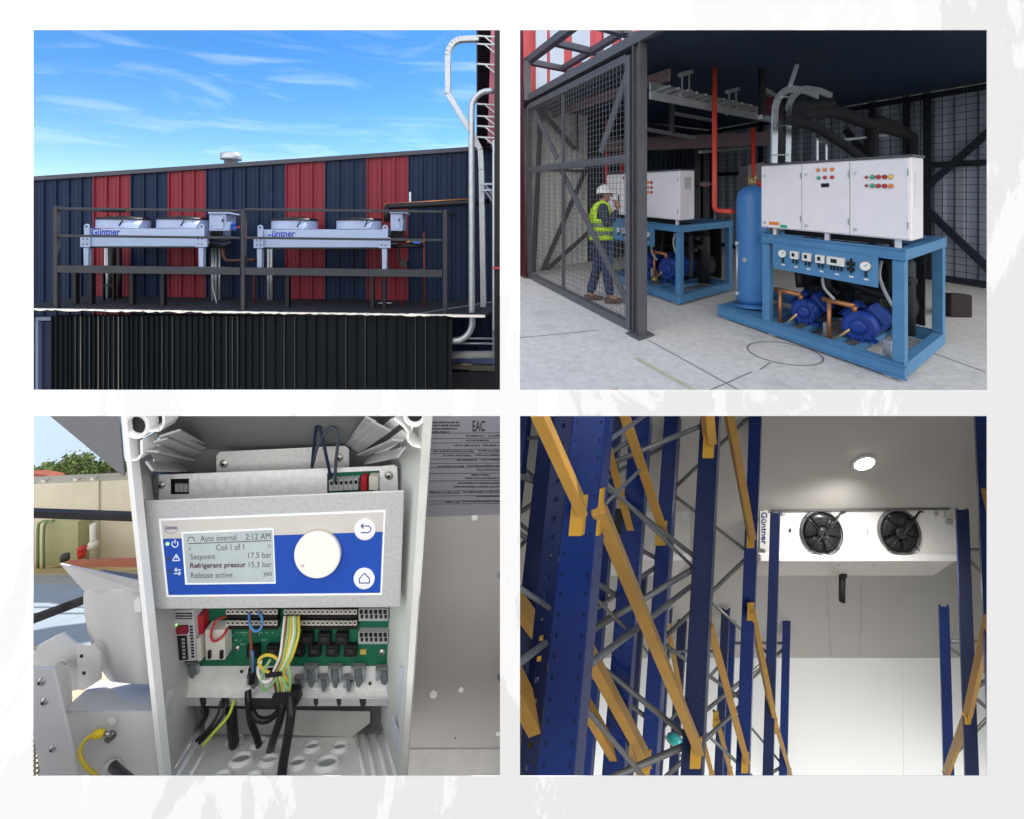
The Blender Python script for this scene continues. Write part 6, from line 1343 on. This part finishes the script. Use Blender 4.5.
def beam(p, q, h, th, label, br0=True, br1=True, mt=None):
    """ochre step beam between two uprights with a toothed end bracket at each end"""
    t = thing('rack_beam', (p+q)/2, label, 'rack beam', 'ochre rack beams')
    m = MB(); d = (q-p).normalized(); x = GX - d*GX.dot(d); x.normalize(); z = d.cross(x); z = z if z.z > 0 else -z
    o = [x*th/2 - z*h/2, x*th/2 + z*h*.32, x*th*.12 + z*h*.32, x*th*.12 + z*h/2, -x*th/2 + z*h/2, -x*th/2 - z*h/2]
    m.hexa([p + k for k in o], [q + k for k in o]); m.build('beam', mt or rk_yel, t, bevel=.004)
    for e, on in ((p, br0), (q, br1)):
        if not on: continue
        m = MB(); n = (-G1 + G3*G1.dot(G3)).normalized(); c = e + n*.03 - G3*h*.35
        m.hexa([c + GX*k*th*.62 + G3*j*h*.78 for k, j in ((-1, -1), (1, -1), (1, 1), (-1, 1))], [c + GX*k*th*.62 + G3*j*h*.78 - n*.03 for k, j in ((-1, -1), (1, -1), (1, 1), (-1, 1))]); m.build('end_bracket', rk_yel2, t, bevel=.004)
    return t
def X_(col, L): return col
# left block, aisle row
A = {k: column_at(u, L_) for k, u, L_ in (('1', 572, LA), ('2', 700, LA), ('3', 748.5, LA), ('4', 772.5, 1.08), ('5', 787, LA))}
W1, W2 = .155, .145
def off(col, dx): return col + GX*dx
REAR = -1.0
frame('nearest blue pallet rack frame with a broad upright at the left', A['1'], off(A['1'], REAR), 395, 800, .150, .14, .10, [(455, pt_on(off(A['1'], REAR), 560)), ][:0], rk_blue)
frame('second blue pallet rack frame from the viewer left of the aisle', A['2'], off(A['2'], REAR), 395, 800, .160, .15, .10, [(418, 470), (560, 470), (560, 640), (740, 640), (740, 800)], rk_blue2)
frame('third blue pallet rack frame left of the aisle, reaching above the view', A['3'], off(A['3'], REAR), 395, 800, .150, .14, .09, [(408, 490), (552, 490), (552, 640), (700, 640), (700, 790)], rk_blue)
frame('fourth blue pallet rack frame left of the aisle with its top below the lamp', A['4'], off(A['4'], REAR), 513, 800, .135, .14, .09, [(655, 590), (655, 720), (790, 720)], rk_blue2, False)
frame('farthest blue pallet rack frame left of the aisle', A['5'], off(A['5'], REAR), 610, 800, .145, .14, .09, [(642, 642), (645, 700), (765, 700), (765, 800)], rk_blue, False)
# perforated side flange of the nearest upright: daylight of the white wall shows through its holes
def flange(col, v0, v1, dx, parent):
    m = MB(); a, b = pt_on(col, v1), pt_on(col, v0); n = int((b-a).length/.075); x0 = GX*-dx + G1*.06
    for i in range(n):
        p0 = a + (b-a)*(i/n); p1 = a + (b-a)*((i+1)/n); o = [p0, p0+x0, p1+x0, p1]; c = (p0+p1+x0)/2
        h = [c + x0*s_*.11 + (p1-p0)*r_*.13 for s_, r_ in ((-1, -1), (1, -1), (1, 1), (-1, 1))]
        for k in range(4): m.face([o[k], o[(k+1) % 4], h[(k+1) % 4], h[k]])
    bmesh.ops.remove_doubles(m.bm, verts=m.bm.verts, dist=1e-5)
    m.build('side_flange', rk_blue2, parent)
flange(A['1'] - GX*.076, 395, 800, .10, scene.objects['pallet_rack'])
# free-standing far uprights of the block behind
B1 = up_pt(659, 600, 1.95); B2 = up_pt(626, 600, 1.85); D1 = up_pt(529, 600, 2.0); D2 = up_pt(551, 600, 3.2); B3 = up_pt(683, 600, 3.1)
frame('bright blue pallet rack frame behind the second row with sharp top', B1, off(B1, -1.1), 395, 800, .15, .14, .09, [(440, 500), (560, 500), (560, 640), (720, 640)], rk_blue)
frame('blue pallet rack frame behind the nearest braces', B2, off(B2, -1.1), 395, 800, .17, .14, .09, [(430, 520), (600, 520), (600, 720)], rk_blue)
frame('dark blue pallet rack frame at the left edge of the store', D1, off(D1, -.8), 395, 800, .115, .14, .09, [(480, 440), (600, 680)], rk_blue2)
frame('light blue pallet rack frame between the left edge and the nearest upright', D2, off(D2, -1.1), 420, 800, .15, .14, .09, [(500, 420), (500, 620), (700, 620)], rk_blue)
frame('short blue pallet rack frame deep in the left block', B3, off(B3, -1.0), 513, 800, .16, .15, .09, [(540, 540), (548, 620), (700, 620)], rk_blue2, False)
# long diagonal zinc braces of the nearest frames
t = thing('rack_bracing', up_pt(640, 600, 1.25), 'long dark zinc braces crossing behind the nearest upright', 'brace')
for (u0, v0, u1, v1, r) in ((592, 452, 650, 412, .020), (592, 470, 692, 566, .022), (580, 672, 712, 570, .028), (577, 698, 648, 782, .024), (604, 505, 640, 470, .016), (500, 575, 562, 616, .018), (500, 678, 562, 630, .022), (590, 592, 625, 628, .016)):
    brace(up_pt(u0, v0, 1.3), up_pt(u1, v1, 1.3), r*.58, t)
# beams along the rows
def bm(label, ka, va, kb, vb, h=.115, th=.075, **k):
    return beam(pt_on(A[ka], va) + GX*.03, pt_on(A[kb], vb) + GX*.03, h, th, label, **k)
A['0'] = up_pt(480, 600, LA)
beam(up_pt(536, 405, 1.14), up_pt(581, 505, 1.14), .100, .045, 'ochre beam running over the nearest upright from the top edge', br0=False)
beam(up_pt(596, 500, 1.15), up_pt(697, 744, 1.15), .125, .062, 'long ochre beam from the nearest to the second upright')
beam(up_pt(618, 395, 1.6), up_pt(662, 527, 1.6), .12, .07, 'upper ochre beam behind the nearest braces', br0=False)
beam(up_pt(598, 410, 1.9), up_pt(632, 536, 1.9), .12, .06, 'upper ochre beam left of the bright blue upright', br0=False)
beam(up_pt(724, 388, 1.16), up_pt(751, 535, 1.16), .115, .07, 'upper ochre beam ending on the third upright', br0=False)
beam(up_pt(706, 400, 1.16), up_pt(709.5, 440, 1.16), .12, .07, 'short end of an ochre beam on top of the second upright', br0=False)
beam(up_pt(708, 620, 1.16), up_pt(745.5, 757, 1.16), .12, .06, 'ochre beam from the second to the third upright')
beam(up_pt(751, 607, 1.16), up_pt(773, 716, 1.045), .115, .06, 'ochre beam from the third to the fourth upright')
beam(up_pt(775, 722, 1.045), up_pt(789.5, 771, 1.16), .115, .06, 'ochre beam from the fourth to the farthest upright')
beam(up_pt(583, 640, 1.75), up_pt(646, 757, 1.75), .14, .07, 'lower ochre beam ending on the bright blue upright')
beam(up_pt(577, 688, 1.9), up_pt(616, 756, 1.9), .14, .06, 'lower ochre beam ending left of the bright blue upright')
beam(up_pt(625, 735, 2.2), up_pt(640, 772, 2.2), .13, .06, 'short ochre beam low behind the long zinc brace')
beam(up_pt(668, 628, 2.2), up_pt(682, 700, 2.2), .12, .05, 'ochre beam deep between two blue uprights')
beam(up_pt(508, 665, 1.35), up_pt(535, 718, 1.35), .12, .06, 'ochre beam end at the lower left edge', br0=False)
beam(up_pt(506, 585, 1.9), up_pt(541, 632, 1.9), .13, .06, 'ochre beam end at the left edge above the lower one', br0=False)
beam(up_pt(700, 728, 2.0), up_pt(712, 775, 2.0), .13, .06, 'ochre beam low behind the second upright')
beam(up_pt(716, 715, 1.9), up_pt(730, 770, 1.9), .12, .06, 'ochre beam low behind the third upright')
c = up_pt(675, 742, 1.9); m = MB(); m.lathe(c, G3, [(0, .02), (.01, .075), (.025, .085), (.04, .06), (.06, .02)], 20); m.build('reflector', mat('turquoise plastic', (.05, .42, .42), .3, emit=None), label='small turquoise disc between the blue uprights', cat='disc')
for k_, (u_, L_, v0_, lb_) in enumerate(((598, 2.6, 395, 'blue pallet rack frame seen through the gap behind the nearest braces'), (640, 3.4, 513, 'short blue pallet rack frame far behind the bright blue one'), (724, 2.2, 610, 'farthest short blue pallet rack frame behind the third upright'))):
    q_ = up_pt(u_, 600 if v0_ < 600 else 640, L_); frame(lb_, q_, off(q_, -1.0), v0_, 800, .14, .13, .09, [(v0_+40, v0_+40), (v0_+50, v0_+120), (v0_+190, v0_+120)], rk_blue2 if k_ else rk_blue, False)
# right block
def upr(u, v, L): return on_plane(u, v, W(860, 600, 5.0) + GX*L, n_row)
Rr = {k: upr(u, 600, 1.2) for k, u in (('3', 990), ('4', 966), ('5', 944))}
frame('tall blue pallet rack frame at the right edge of the view', Rr['3'], None, 395, 800, .13, .14, .09, [], rk_blue)
frame('blue pallet rack frame right of the evaporator with its top at the fan height', Rr['4'], off(Rr['4'], .9), 510, 800, .150, .14, .09, [(532, pt_on(off(Rr['4'], .9), 548)), ][:0] + [(548, 548), (552, 640), (690, 640), (690, 770)], rk_blue2, False)
frame('farthest blue pallet rack frame right of the aisle', Rr['5'], off(Rr['5'], .9), 607, 800, .145, .14, .09, [(640, 640), (643, 690), (760, 690)], rk_blue, False)
beam(upr(989, 618, 1.16), upr(967.5, 715, 1.16), .06, .05, 'ochre beam sloping down right of the aisle')
beam(upr(967, 716, 1.16), upr(945.5, 775, 1.16), .06, .05, 'lower ochre beam at the far right pallet rack')
beam(upr(986, 490, 1.2), upr(985, 525, 1.2), .10, .04, 'ochre bracket end at the right edge', br0=False)
